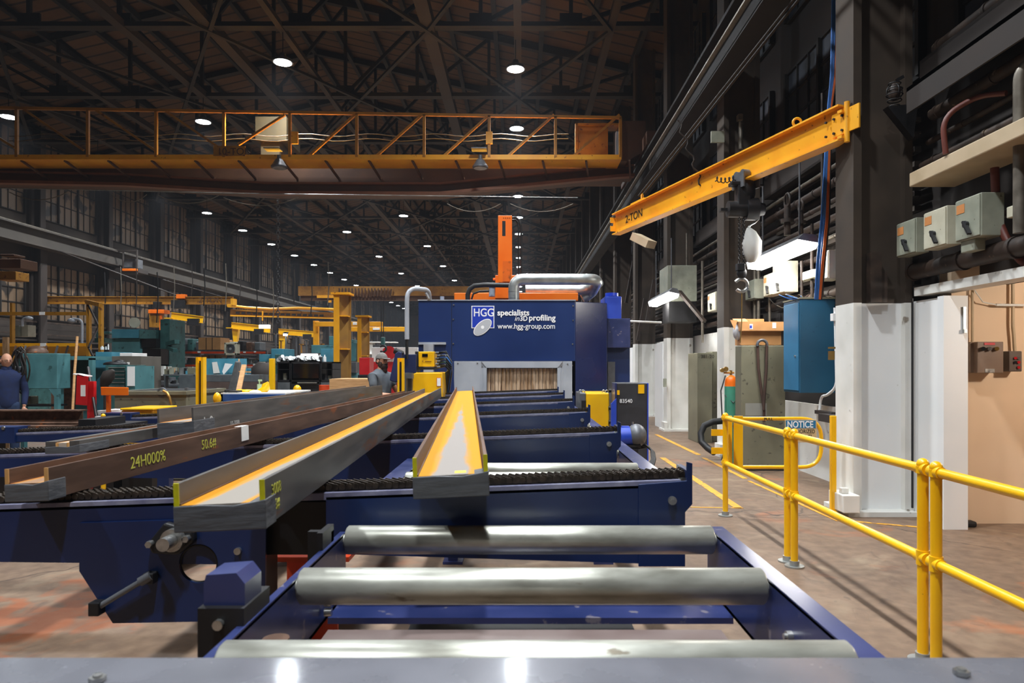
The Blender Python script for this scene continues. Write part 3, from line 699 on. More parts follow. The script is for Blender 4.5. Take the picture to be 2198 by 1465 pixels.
def scrawl(txt, size, y, z, m=ygm, side=1):
    def f(t, a, h):
        text(txt, size, (side*(a+.001), y, z), (PI/2, 0, PI/2), m, t, name='chalk_writing', ext=.0006)
    return f
hd, L = head(nB, 1018, 838, .131, 1, .243)
hbeam('rusty H-beam with orange web and grey taped end, alone over the rollers at the centre', nB, hd, 7.4, .243, .131, .013, .010, rust, '#8f8882', '#c48500', ylmark, kids=(
    lambda t, a, h: part('chalk_mark', mat('pale_yellow_chalk', '#d8c04c', '#e6cf5c', .9), t, lambda m: m.box(.012, .03, h*.5+.005, .05, .08, h*.5+.0056)),))
hd, L = head(nA, 952, 832, .131, 1, .243)
hbeam('rusty H-beam with orange web and yellow painted end, its taped end hanging nearest the camera', nA, hd, 7.75, .243, .131, .013, .010, rustg, '#8c857c', '#c08000', ylmark, kids=(
    scrawl('3008', .045, .06, .075), scrawl('56#', .045, .06, .03),))
hd, L = head(nC, 886, 838, .111, 1, .125)
hbeam('narrow rusty H-beam chalked with yellow numbers and tagged with white paper', nC, hd, 7.6, .155, .115, .012, .010, rust, '#8a6a50', '#a86a34', mat('bare_cut_end', '#b98a50', '#c89a60', .5), kids=(
    scrawl('24H000%', .072, .50, .035), scrawl('50.6#', .072, 1.13, .04),
    lambda t, a, h: part('paper_tag', paper, t, lambda m: m.box(a+.001, 1.62, .03, a+.003, 1.72, h+.003).box(a-.04, 1.62, h+.001, a+.003, 1.72, h+.003))))
hd, L = head(nD, 812, 826, .206, 1, .25)
hbeam('deep grey H-beam with a chalked ten, behind the narrow chalked one', nD, hd, 5.6, .262, .206, .014, .012, rustg, '#8a8078', '#c98a4c', None, tapeL=.3, kids=(scrawl('1 0', .13, .12, .04, mat('pale_chalk', '#a9a7a4', '#b5b3b0', .9)), scrawl('10-3088', .05, .55, .03, mat('pale_chalk', '#a9a7a4', '#b5b3b0', .9))))
fn_ = nearpt(97, 973, 172, 970)
hbeam('low grey steel channel with a taped end, lying leftmost on the chains', fn_, -.02, 2.9, .205, .07, .06, .05, rustg, '#b0a090', '#d8a468', None, tapeL=.28)
# dark brown beams stored crosswise on the far left
for i, (a, b, y0, y1, Yd, dd) in enumerate(((-40, 178, 879, 906, 6.9, .2), (-40, 168, 907, 912, 6.7, .12), (-40, 150, 914, 918, 6.5, .12))):
    one('stored_beam', rust, ['dark rusty I-beam lying crosswise at the left edge, uppermost of the stored ones', 'thin rusty flat bar lying in front of the crosswise I-beam', 'thin rusty flat bar lying lowest, in front of the crosswise beams'][i], 'steel beam',
        lambda m: (m.ib(W(a, (y0+y1)/2, Yd), W(b, (y0+y1)/2, Yd), (y1-y0)*Yd/F, .16, .012, .01) if i == 0 else m.pb(a, y0, b, y1, Yd, dd)))
one('storage_trestle', blkm, 'black steel trestle carrying the crosswise beams at the left edge', 'trestle', lambda m: m.pb(-40, 919, 205, 926, 6.45, .9).pb(-20, 926, -5, 940, 6.5, .1, z0=0).pb(150, 919, 165, 940, 6.5, .1, z0=0).pb(168, 900, 205, 920, 6.6, .5))

# ================================================================ BLUE PROFILING MACHINE
MY = 12.6
mc = thing('profiling_machine', 'large navy beam profiling machine with white lettering and a strip-curtained opening', 'machine', (0, MY, 0))
def mx(x, Y=MY): return (x-CX)*Y/F
def mz(y, Y=MY): return H-(y-CY)*Y/F
part('housing', navyd, mc, lambda m: m.box(mx(898), MY, mz(775), mx(1235), MY+2.6, mz(645)).box(mx(898), MY, 0, mx(975), MY+2.6, mz(775)).box(mx(975), MY+.9, 0, mx(1235), MY+2.6, mz(775)), bevel=.01)
part('panel_seam', blkm, mc, lambda m: m.box(mx(969), MY-.003, mz(775), mx(970), MY, mz(646)))
part('roof_edge', grey, mc, lambda m: m.box(mx(897), MY-.02, mz(645), mx(1236), MY+.02, mz(643)))
part('corner_door', mat('glossy_navy_door', '#141f4e', '#1b2858', .28, scale=.8, coat=.5), mc, lambda m: m.prismz([(mx(1235), MY), (mx(1303, 12.9), 12.9), (mx(1303, 12.9), 14.8), (mx(1235), 14.8)], 0, mz(647)), bevel=.008)
# grey front panel with the opening
ox0, ox1, oz0, oz1 = mx(1045), mx(1196), .95, mz(789)
fp = part('front_panel', grey, mc, lambda m: m.box(mx(975), MY-.03, .3, ox0, MY+.0, mz(775)).box(ox1, MY-.03, .3, mx(1228), MY, mz(775)).box(ox0, MY-.03, oz1, ox1, MY, mz(775)).box(ox0, MY-.03, .3, ox1, MY, .9), bevel=.004)
part('opening_hood', grey, fp, lambda m: m.add([(ox0-.1, MY-.06, oz1+.12), (ox1+.1, MY-.06, oz1+.12), (ox1, MY-.06, oz1), (ox0, MY-.06, oz1), (ox0-.1, MY, oz1+.12), (ox1+.1, MY, oz1+.12), (ox1, MY, oz1), (ox0, MY, oz1)], [(3, 2, 1, 0), (4, 5, 6, 7), (0, 1, 5, 4), (1, 2, 6, 5), (2, 3, 7, 6), (3, 0, 4, 7)]).box(ox1, MY-.06, .9, ox1+.06, MY-.03, oz1).box(ox0-.06, MY-.06, .9, ox0, MY-.03, oz1))
curt = mat('smoked_strip_curtain', '#9c7c5e', '#dcc2a6', .3, scale=2.5, coat=.4, stretch=(5, 1, .5), spots=('#6a4c34', 3, .62))
for i in range(19):
    x0 = ox0+.005+i*(ox1-ox0)/19; w_ = (ox1-ox0)/19-.006; dy = .012 if i % 2 else 0
    part('curtain_strip', curt, mc, lambda m: m.prismz([(x0, MY+.05+dy), (x0+w_*.5, MY+.035+dy), (x0+w_, MY+.05+dy), (x0+w_, MY+.054+dy), (x0+w_*.5, MY+.04+dy), (x0, MY+.054+dy)], 1.02, oz1-.01))
for (x, y) in ((974, 654), (973, 685), (973, 737), (1230, 656), (1230, 687), (1229, 738), (1228, 784), (1228, 841)):
    part('screw', bolt, mc, lambda m: m.cyl((mx(x), MY, mz(y)), (mx(x), MY-.015, mz(y)), .014, n=10))
for (x, y) in ((983, 779), (1025, 779), (1218, 781), (1035, 786), (1205, 786)):
    part('screw', bolt, fp, lambda m: m.cyl((mx(x), MY-.03, mz(y)), (mx(x), MY-.04, mz(y)), .012, n=10))
part('slide_rail', grey, mc, lambda m: m.pb(898, 734, 957, 739, MY-.05, .05).pb(909, 738, 930, 800, MY-.2, .15))
# lettering and emblem on the front
yy = MY-.012
lg = part('emblem_square', wht, mc, lambda m: m.box(mx(1012), MY-.006, mz(704), mx(1061), MY, mz(656)))
part('emblem_field', royal, lg, lambda m: m.box(mx(1013.6), MY-.009, mz(702.4), mx(1059.4), MY-.004, mz(657.6)))
def ell(m, cx, cy, a, b, ang, yf, yb):
    n = 36; m.prism([(mx(cx)+(a*math.cos(2*PI*i/n)*math.cos(ang)-b*math.sin(2*PI*i/n)*math.sin(ang)), mz(cy)+(a*math.cos(2*PI*i/n)*math.sin(ang)+b*math.sin(2*PI*i/n)*math.cos(ang))) for i in range(n)], yf, yb)
s_ = MY/F
part('emblem_disc', wht, lg, lambda m: ell(m, 1036, 702, 23.5*s_, 12.5*s_, .72, MY-.013, MY-.009))
part('emblem_disc', silver, lg, lambda m: ell(m, 1036, 702, 22*s_, 11*s_, .72, MY-.016, MY-.012))
part('emblem_disc', wht, lg, lambda m: ell(m, 1036, 702, 3.6*s_, 3.6*s_, 0, MY-.019, MY-.015))

def fit(s, x0, x1, ybase, size, **k):
    """text fitted between two pixel columns on the machine front"""
    cu = bpy.data.curves.new('m', 'FONT'); cu.body = s; cu.size = size; o = bpy.data.objects.new('m', cu); COL.objects.link(o); bpy.context.view_layer.update(); w = o.dimensions.x
    bpy.data.objects.remove(o); bpy.data.curves.remove(cu)
    return text(s, size, (mx(x0), MY-.008, mz(ybase)), FR, wht, mc, ext=.003, sx=(mx(x1)-mx(x0))/w, **k)
fit('HGG', 1016, 1058, 678.5, 24*s_, bold=.002)
fit('specialists', 1067.5, 1135, 676.5, 17.5*s_, bold=.0035); fit('in', 1104, 1113, 688, 15*s_, shear=.25)
fit('3D', 1116, 1131, 688, 14.5*s_, bold=.003); fit('profiling', 1135, 1191, 687.5, 17.5*s_, bold=.0035); fit('www.hgg-group.com', 1068, 1191, 705, 16.5*s_, bold=.001)
# on the roof
part('gantry_base', orange, mc, lambda m: m.pb(975, 628, 1241, 645, MY+.7, 1.2), bevel=.01)
part('gantry_carriage', orange, mc, lambda m: m.pb(1063, 590, 1112, 640, MY+.65, .5).pb(1058, 596, 1064, 600, MY+.65, .1), bevel=.01)
cm = part('gantry_column', orange, mc, lambda m: m.pb(1069, 462, 1099, 606, MY+.6, .28), bevel=.008)
part('slot', blkm, cm, lambda m: m.pb(1078, 474, 1085, 506, MY+.596, .01))
part('cover', mat('worn_orange_cover', '#d85f10', '#e8680f', .4, scale=3, spots=('#a04a12', 4, .6)), cm, lambda m: m.pb(1079, 560, 1097, 604, MY+.59, .012))
for i in range(4): part('screw', blkm, cm, lambda m: m.cyl(W(1081+4.4*i, 467.5, MY+.6), W(1081+4.4*i, 467.5, MY+.59), .008, n=8))
part('hose', rubber, cm, lambda m: m.tube([W(1098, 467, MY+.75), W(1107, 466, MY+.75), W(1114, 472, MY+.75), W(1118, 485, MY+.75), W(1119, 510, MY+.75), W(1119, 600, MY+.75)], .022).tube([W(1098, 472, MY+.8), W(1107, 472, MY+.8), W(1111, 478, MY+.8), W(1113, 490, MY+.8), W(1113, 600, MY+.8)], .018))
part('cable_chain', rubber, mc, lambda m: m.tube([W(1004, 645, MY+.3), W(1004, 632, MY+.3), W(1008, 620, MY+.3), W(1018, 613, MY+.3), W(1040, 611, MY+.3), W(1094, 612, MY+.3)], .045, 8).tube([W(1012, 642, MY+.5), W(1016, 630, MY+.5), W(1030, 625, MY+.5), W(1052, 624, MY+.5)], .02, 6))
part('filter_can', grey, mc, lambda m: m.cyl(W(1056, 636, MY+.5), W(1056, 617, MY+.5), .06, .055).cyl(W(1056, 617, MY+.5), W(1056, 614, MY+.5), .068).cyl(W(949, 645, MY+.5), W(949, 636, MY+.5), .04))
def arc(pts, k=6):
    """round the corners of a polyline"""
    pts = [Vector(p) for p in pts]; o = [pts[0]]
    for i in range(1, len(pts)-1):
        a, b, c = pts[i-1], pts[i], pts[i+1]; r = min((a-b).length, (c-b).length)*.48; r = min(r, .22)
        p, q = b+(a-b).normalized()*r, b+(c-b).normalized()*r
        o += [p*(1-t)**2+b*2*t*(1-t)+q*t*t for t in [j/k for j in range(k+1)]]
    return o+[pts[-1]]
Yd = MY+.25
dct = part('extraction_duct', galv, mc, lambda m: m.tube(arc([W(1103, 645, Yd), W(1103, 599, Yd), W(1284, 599, Yd), W(1270, 628, Yd+.9), W(1250, 640, Yd+.9)], 8), .105, 24).tube(arc([W(1128, 622, Yd+.75), W(1262, 622, Yd+.75), W(1285, 606, Yd+.3)], 6), .10, 20))
for x in (1130, 1160, 1196, 1228, 1258): part('duct_seam', galv, dct, lambda m: m.cyl(W(x, 599, Yd), W(x+1, 599, Yd), .109, n=24))
for y in (626, 640): part('duct_seam', galv, dct, lambda m: m.cyl(W(1103, y, Yd), W(1103, y-1.2, Yd), .11, n=24))
part('filter_unit', bblue, mc, lambda m: m.pb(1298, 636, 1334, 690, 13.3, .7).cyl(W(1313, 636, 13.6), W(1313, 629, 13.6), .13), bevel=.01)
part('filter_cabinet', navyr, mc, lambda m: m.pb(1303, 683, 1353, 746, 13.2, .9), bevel=.01)
part('filter_cabinet_base', navyd, mc, lambda m: m.pb(1303, 746, 1352, 900, 13.45, .6, z0=0))
part('access_post', greyc, mc, lambda m: m.pb(1305, 776, 1320, 900, 13.3, .1, z0=0))
part('sprinkler_pipe', whited, mc, lambda m: m.tube([W(1352, 689, 13.6), W(1420, 692, 13.6)], .02, 8))

# yellow power source and small unit left of the opening
pu_ = thing('power_source', 'big yellow plasma power source with sloping front, left of the machine opening', 'power unit', W(910, 800, 11.3)*1)
pu_.location.z = 0
g1 = mx(875, 11.3); g2 = mx(950, 11.3); zt = mz(799, 11.3)
part('cabinet', yel, pu_, lambda m: m.prism([(g1-.06, 0), (g2, 0), (g2, zt), (g1+.12, zt), (g1+.08, zt-.03)], 11.3, 12.1), bevel=.02)
part('side_panel', greyc, pu_, lambda m: m.prism([(g1-.10, 0), (g1-.06, 0), (g1+.10, zt-.02), (g1+.07, zt-.02)], 11.28, 12.1))
lb = part('warning_label', paper, pu_, lambda m: m.pb(938, 811, 946, 828, 11.29, .008)); part('red_border', red, lb, lambda m: m.pb(937.3, 810.3, 946.7, 828.7, 11.293, .006))
sm = thing('control_unit', 'small yellow control unit standing on top of the big yellow power source', 'control unit', (mx(912, 11.4), 11.6, zt))
part('cabinet', yel, sm, lambda m: m.pb(898, 754, 932, 787, 11.4, .4), bevel=.012); part('side_panel', blkm, sm, lambda m: m.pb(891, 754, 897.5, 787, 11.41, .42).pb(891, 787.5, 933, 793, 11.4, .4)); part('screen', scrn, sm, lambda m: m.pb(906, 759, 918, 765.5, 11.385, .02))
part('lettering', mat('dark_yellow_print', '#a87a12', '#a87a12', .5), sm, lambda m: m.pb(906, 773, 909, 776, 11.39, .01).pb(912, 774, 926, 775.5, 11.39, .01))
for i in range(6):
    part('terminal', greyc, sm, lambda m: m.cyl(W(935+3*(i % 2), 757+6*i, 11.45), W(942+3*(i % 2), 757+6*i, 11.45), .02, n=8))
cols = [rubber, rubber, greyc, greyc, blucab, rubber, greyc, rubber, teald, rubber, greyc, rubber]
for i in range(12):
    a = random.random()
    part('torch_cable', cols[i], sm, lambda m: m.tube([W(940, 756+3*i, 11.5+.02*i), W(955+a*8, 752+3*i+a*6, 11.4), W(964+a*8, 772+2*i, 11.5), W(966+a*9-i, 800, 11.7), W(960+a*10-i, 840, 11.9), W(962+a*8-i, 880, 12.)], .013, 6))
one('cable_bundle_guard', navyd, 'navy angled guard plate behind the cables beside the machine opening', 'guard', lambda m: m.prism([(mx(958, 12.3), .3), (mx(978, 12.3), .3), (mx(974, 12.3), mz(800, 12.3)), (mx(964, 12.3), mz(770, 12.3)), (mx(962, 12.3), mz(770, 12.3))], 12.3, 12.33))
# operator console with loop arm
oc = thing('operator_console', 'dark navy operator console with a tall bent grey support arm', 'console', (mx(850, 11), 11.2, 0))
part('screen_housing', mat('navy_plastic', '#16234a', '#1b2a56', .45), oc, lambda m: m.prism([(mx(837, 11), mz(816, 11)), (mx(849, 11), mz(758, 11)), (mx(856, 11), mz(753, 11)), (mx(864, 11), mz(756, 11)), (mx(860, 11), mz(815, 11)), (mx(851, 11), mz(821, 11))], 10.95, 11.2), bevel=.015)
part('cabinet', MATS['navy_plastic'], oc, lambda m: m.pb(864, 760, 893, 800, 11.3, .5), bevel=.01)
part('pedestal', greyc, oc, lambda m: m.pb(862, 800, 884, 850, 11.2, .6, z0=0))
part('speaker', rubber, oc, lambda m: m.cyl(W(850, 753, 11), W(866, 758, 11), .05, .03).cyl(W(846, 752, 11), W(850, 753, 11), .045, .055))
part('support_arm', grey, oc, lambda m: m.tube(arc([W(873.5, 728, 11.2), W(873.5, 617, 11.2), W(920, 622, 11.5), W(922, 643, 11.6)], 6), .038, 14).bar(W(876, 632, 11.2), W(881, 624, 11.2), .03, .03).bar(W(914, 628, 11.45), W(920, 640, 11.5), .03, .03))
part('arm_post', blkm, oc, lambda m: m.tube([W(873.5, 770, 11.2), W(873.5, 728, 11.2)], .026, 12))
# yellow light-curtain posts
def lpost(x0, x1, yt, Y, lab):
    t = thing('light_curtain_post', lab, 'safety post', (mx((x0+x1)/2, Y), Y, 0))
    part('housing', yel, t, lambda m: m.pb(x0, yt, x0+(x1-x0)*.3, 900, Y, .1, z0=0).pb(x1-(x1-x0)*.3, yt, x1, 900, Y, .1, z0=0).pb(x0, yt, x1, 900, Y+.08, .05, z0=0))
    part('lens_strip', blkm, t, lambda m: m.pb(x0+(x1-x0)*.38, yt+8, x0+(x1-x0)*.62, 880, Y+.04, .02, z0=.2)); return t
lpost(853, 866, 768, 10.6, 'yellow safety light curtain post right in front of the operator console')
lpost(420, 436, 766, 9.4, 'yellow safety light curtain post standing among the machine tools at left')
one('grey_workbox', slate, 'grey metal box beside the operator console behind the yellow post', 'box', lambda m: m.pb(864, 800, 872, 850, 11.0, .3, z0=0).pb(872, 800, 884, 812, 11.0, .2))
one('wooden_crate', wood, 'long pine board crate standing left of the operator', 'crate', lambda m: m.pb(707, 813, 797, 835, 11.8, .9, z0=.25).pb(712, 835, 722, 850, 11.85, .8, z0=0).pb(780, 835, 790, 850, 11.85, .8, z0=0))

# right of the opening
py_ = thing('power_source', 'yellow and grey power source standing right of the machine opening', 'power unit', (mx(1275, 10.8), 11, 0))
a0, a1, a2, zt = mx(1242, 10.9), mx(1258, 10.7), mx(1308, 10.7), mz(843, 10.7)
part('cabinet', yel, py_, lambda m: m.box(a1, 10.7, .12, a2, 11.5, zt), bevel=.02)
part('front_panel', greyc, py_, lambda m: m.box(a0, 10.72, .12, a1, 11.48, zt), bevel=.015); part('socket_panel', blkm, py_, lambda m: m.box(a0+.03, 10.71, zt-.25, a0+.1, 10.73, zt-.12))
for x in (1246, 1252, 1296, 1303): part('lifting_eye', bolt, py_, lambda m: m.torus(W(x, 840, 10.8), .025, .008, 'Y', 12, 6))
for y in (838, 875, 905): part('connector', blkm, py_, lambda m: m.cyl(W(1306, y, 10.69), W(1312, y, 10.69), .03, n=10))
part('skid', blkm, py_, lambda m: m.box(a0, 10.75, 0, a2, 11.45, .12))
bx = thing('dryer_cabinet', 'black cabinet numbered 83540 with yellow labels beside the aisle', 'cabinet', (mx(1356, 10.2), 10.6, 0))
part('cabinet', mat('charcoal_panel', '#2a2b2f', '#34353a', .5, scale=4), bx, lambda m: m.pb(1324, 822, 1390, 925, 10.2, .6, z0=.06), bevel=.01)
part('side_panel', bblue, bx, lambda m: m.pb(1389.5, 822, 1392, 925, 10.19, .62, z0=.06)); part('edge_panel', navyr, bx, lambda m: m.pb(1320, 822, 1324, 925, 10.19, .3, z0=.1))
part('yellow_label', yel, bx, lambda m: m.pb(1370, 825, 1383, 844, 10.19, .01)); part('yellow_label', yel, bx, lambda m: m.pb(1324.5, 837, 1330, 847, 10.19, .01))
part('base', blkm, bx, lambda m: m.pb(1328, 920, 1388, 925, 10.25, .5, z0=0))
text('83540', 10.5*10.2/F*1.1, W(1330, 864, 10.185), FR, wht, bx, sx=.95)
one('guard_plate', bblue, 'narrow bright blue guard plate in front of the black numbered cabinet', 'guard', lambda m: m.prism([(mx(1311, 9.8), 0), (mx(1323, 9.8), 0), (mx(1323, 9.8), mz(855, 9.8)), (mx(1312, 9.8), mz(866, 9.8))], 9.8, 9.84))
mo = thing('electric_motor', 'blue electric motor with a dark domed fan cover beside the conveyor', 'motor', (mx(1350, 7.6), 7.6, 0))
part('motor_body', bblue, mo, lambda m: m.cyl(W(1331, 938, 7.4), W(1366, 936, 7.4), .105, n=28).pb(1322, 930, 1333, 948, 7.35, .15)); part('fan_cover', greyc, mo, lambda m: m.sph(W(1366, 934, 7.4), (.11, .135, .125), 20, 12))
part('mount', blkm, mo, lambda m: m.pb(1336, 955, 1376, 962, 7.3, .2).pb(1345, 960, 1370, 968, 7.3, .2, z0=0)); part('terminal_box', bblue, mo, lambda m: m.pb(1336, 915, 1352, 926, 7.4, .1)); part('eye', bolt, mo, lambda m: m.cyl(W(1358, 915, 7.4), W(1358, 905, 7.4), .01))
for i in range(4): part('cable', rubber, mo, lambda m: m.tube([W(1370, 956+2*i, 7.5), W(1385+i*2, 955+i, 7.4), W(1398+i*2, 965+2*i, 7.3), W(1400+2*i, 985, 7.0), W(1390+4*i, 1000, 6.9)], .012, 6))

# ================================================================ YELLOW RAILING
def railing(Ya, Yb, label, nm='handrail', X=2.2, nbase=True):
    t = thing(nm, label, 'railing', (X, (Ya+Yb)/2, 0), 'yellow railing along the aisle')
    for Y in (Ya, Yb):
        p = part('post', yel, t, lambda m: m.tube([(X, Y, 0), (X, Y, 1.075)], .0285, 20).sph((X, Y, 1.08), .033, 16, 10))
        part('base_flange', galv, p, lambda m: m.cyl((X, Y, 0), (X, Y, .012), .075, n=24).cyl((X, Y, .012), (X, Y, .05), .038, n=20))
        part('collar', yel, p, lambda m: m.tube([(X, Y, .53), (X, Y, .61)], .034, 20).cyl((X, Y-.045, .57), (X, Y+.045, .57), .033, n=16))
        part('collar', yel, p, lambda m: m.tube([(X, Y, 1.03), (X, Y, 1.07)], .0345, 20).cyl((X, Y-.045, 1.055), (X, Y+.045, 1.055), .033, n=16))
    part('top_rail', yel, t, lambda m: m.cyl((X, Ya, 1.055), (X, Yb, 1.055), .0262, n=20)); part('mid_rail', yel, t, lambda m: m.cyl((X, Ya, .57), (X, Yb, .57), .0262, n=20)); return t
railing(5.64, 7.36, 'yellow tube railing panel farthest along the aisle, ending beside the sign gate')
railing(3.74, 5.50, 'yellow tube railing panel in the middle of the aisle row')
railing(1.90, 3.62, 'yellow tube railing panel nearest, running out of the right edge')
rg = thing('swing_gate', 'yellow tube swing gate carrying the notice sign', 'gate', (2.3, 7.5, .5))
g0, g1 = mx(1580, 7.5), mx(1763, 7.5)
part('gate_loop', yel, rg, lambda m: m.tube(arc([(g0, 7.5, mz(898, 7.5)), (g1, 7.5, mz(898, 7.5)), (g1, 7.5, mz(1002, 7.5)), (g0, 7.5, mz(1002, 7.5))], 8), .021, 14))
part('hinge_plate', yel, rg, lambda m: m.box(g0-.03, 7.48, mz(1006, 7.5), g0+.07, 7.495, mz(892, 7.5)).box(g0-.09, 7.47, mz(1000, 7.5), g0-.05, 7.53, mz(892, 7.5)), bevel=.003)
text('PULL', .045, W(1640, 902, 7.475), FR, blk, rg)
ns = part('notice_sign', signtn, rg, lambda m: m.pb(1685, 900, 1753, 949, 7.47, .006), bevel=.002)
part('sign_header', signbl, ns, lambda m: m.pb(1687, 902, 1751, 918.5, 7.466, .004))
text('NOTICE', .1, W(1689.5, 917, 7.465), FR, wht, ns, ext=.002, sx=.78, bold=.002)
text('AUTHORIZED', .058, W(1691, 929, 7.468), FR, blk, ns, ext=.001, sx=.82); text('PERSONNEL', .058, W(1694, 940, 7.468), FR, blk, ns, ext=.001, sx=.82)
one('bollard_post', yel, 'single yellow square post standing alone beyond the swing gate', 'post', lambda m: m.pb(1785, 892, 1796, 1101, 7.45, .055, z0=.02).pb(1782, 1097, 1799, 1104, 7.42, .11, z0=0), bevel=.006)
one('gate_bracket', yel, 'yellow flat bar bracket reaching left from the far railing post, upper one', 'bracket', lambda m: m.pb(1527, 921, 1562, 935, 7.40, .01), bevel=.001)
one('gate_bracket', yel, 'yellow flat bar bracket reaching left from the far railing post, lower one', 'bracket', lambda m: m.pb(1527, 960, 1562, 974, 7.40, .01), bevel=.001)
# painted lines on the floor
fy = mat('worn_yellow_floor_paint', '#c48a1e', '#d99f2a', .6, scale=5, spots=('#8a6a48', 9, .56))
def line(a, b, w, lab):
    a = FL(*a); b = FL(*b); d = (b-a).normalized(); n = Vector((-d.y, d.x, 0))*w/2
    one('floor_marking', fy, lab, 'floor line', lambda m: m.add([v+Vector((0, 0, z)) for z in (.001, .004) for v in (a-n, b-n, b+n, a+n)], [(3, 2, 1, 0), (4, 5, 6, 7), (0, 1, 5, 4), (1, 2, 6, 5), (2, 3, 7, 6), (3, 0, 4, 7)]))
line((1422, 982), (1587, 1091), .1, 'thick yellow painted floor line running beside the conveyor')
line((1408, 932), (1500, 976), .09, 'yellow painted floor line farther off, near the black numbered cabinet')
line((1510, 982), (1600, 1027), .07, 'thin yellow floor line passing behind the first railing post')
line((1608, 1032), (1800, 1118), .05, 'faded yellow floor line continuing below the railing')
line((1835, 1119), (1972, 1131), .05, 'faded yellow floor line in front of the white door panels')
line((1470, 1088), (1592, 1090), .035, 'thin yellow floor line crossing towards the conveyor end')

# ================================================================ RIGHT WALL
def side(name, mats, lab, cat, xf, xn, yt, yb, X, d, group=None, bevel=.008):
    return one(name, mats, lab, cat, lambda m: m.sb(xf, xn, yt, yb, X, d), group, bevel)
# pipes running along the wall
for i, (X, z, r, ya, yb_, mt_) in enumerate(((4.2, 2.62, .085, 3.2, 7.3, 0), (4.25, 2.95, .03, 3, 7.3, 0), (4.35, 2.62, .07, 7.9, 12.0, 0), (4.3, 2.9, .03, 7.9, 12.0, 1), (4.4, 3.2, .045, 7.9, 30, 0),
        (4.42, 3.45, .03, 7.9, 30, 1), (4.4, 3.7, .05, 7.9, 40, 0), (4.42, 3.95, .035, 7.9, 40, 0), (4.42, 4.2, .06, 7.9, 40, 0), (4.4, 4.42, .03, 7.9, 40, 1),
        (4.35, 2.55, .06, 12.7, 30, 0), (4.35, 2.85, .045, 12.7, 30, 0), (4.3, 3.75, .05, 3, 7.3, 0), (4.35, 4.0, .03, 3, 7.3, 0), (4.4, 4.3, .06, 3, 7.3, 0), (4.4, 4.75, .05, 3, 7.3, 1), (4.45, 5.0, .07, 3, 7.3, 0))):
    def f(m):
        m.cyl((X, ya, z), (X, yb_, z), r, n=14)
        y = ya+.3
        while y < min(yb_, 20):
            m.cyl((X, y, z), (X, y+.04, z), r*1.15, n=14); y += .62+.3*random.random()
    one('wall_pipe', (pipeb, pipeg)[mt_], 'grimy horizontal pipes running in tiers along the right wall', 'pipe', f, 'horizontal pipes of the right wall')
for i in range(14):       # steel strips, brackets and wall channels between the pipes
    z = 2.55+.17*i
    one('wall_strut', (riv, pipeb, conc)[i % 3], 'flat grimy steel channels fixed level between the pipes of the right wall', 'wall channel', lambda m: m.box(4.52, 7.85, z, 4.6, 12.1, z+.06), 'level channels on the right wall')
for k in range(8):
    z = 2.5+.2*k
    one('wall_strut', (riv, pipeb)[k % 2], 'flat grimy steel channels in the farther bays of the right wall', 'wall channel', lambda m: m.box(4.4, 12.7, z, 4.5, 45, z+.06), 'level channels in the far bays')
for x, X, y0, y1, r in ((1721, 4.1, 560, 645, .02), (1743, 4.1, 480, 650, .022), (1765, 4.2, 200, 650, .02), (1806, 4.2, 420, 640, .02), (1620, 4.1, 560, 690, .03), (1628, 4.1, 560, 690, .03), (1652, 4.1, 620, 690, .02), (1508, 4., 560, 735, .03), (1474, 4, 500, 570, .02)):
    Y = X*F/(x-CX)
    one('vertical_conduit', (pipeg, pipeb)[int(x) % 2], 'thin upright conduits standing in front of the pipes on the right wall', 'conduit', lambda m: m.cyl(W(x, y0, Y), W(x, y1, Y), r, n=10), 'upright conduits of the right wall')
one('red_brown_pipe', mat('red_brown_pipe_paint', '#5a2a20', '#6c352a', .5), 'dark red pipe passing behind the beige trough at the far right', 'pipe', lambda m: m.tube(arc([W(2030, 330, 6.3), W(2022, 250, 6.3), W(2100, 205, 6.2), W(2160, 200, 6)]), .025).tube(arc([W(2135, 360, 6.0), W(2140, 480, 6.), W(2190, 560, 5.8), W(2230, 580, 5.7)]), .035, 12))
one('bent_conduit', pipeg, 'thick grey pipe bending over beside the beige trough, at the right edge', 'conduit', lambda m: m.tube(arc([W(2188, 500, 5.6), W(2188, 150, 5.6), W(2240, 110, 5.5)]), .045, 14))
# jumble of cables
for i in range(9):
    x0 = 1690+random.random()*90; y0 = 636+random.random()*12
    one('loose_cable', (blucab, rubber, pipeg)[i % 3], 'thin loose cables tangled on top of the hanging blue cabinet', 'cable', lambda m: m.tube([W(x0+12*math.cos(t*.9+i)*(1+t*.2), y0+5*math.sin(t*1.3+i)-2, 9.4+.05*math.sin(t)) for t in [q*.45 for q in range(16)]], .006, 5), 'tangled cables on the blue cabinet')
for i in range(6):
    x0 = 1650+18*i; one('loose_cable', (rubber, pipeg)[i % 2], 'thin dark cables drooping between the switch boxes and the carton', 'cable', lambda m: m.tube([W(x0+t*9, 640+30*math.sin(t*.5+i)*(.5+.1*i)+t*2, 10.6) for t in range(8)], .007, 5), 'drooping cables above the carton')
for i, (mm, dx) in enumerate(((blucab, 0), (blucab, 4), (orcab, 8), (blucab, -3), (orcab, 11), (rubber, 14))):
    one('cable_drop', mm, ['blue', 'blue', 'orange', 'blue', 'orange', 'black'][i] + ' data cables hanging down together beside the first big column', 'cable', lambda m: m.tube([W(1790+dx, -10, 8.5), W(1786+dx*.8, 160, 8.5), W(1778+dx*.5, 240, 8.5), W(1766+dx, 470, 8.6), W(1757+dx, 560, 8.7), W(1752+dx*.8, 642, 8.9)], .011, 6), ['blue', 'blue', 'orange', 'blue', 'orange', 'black'][i]+' hanging cables')
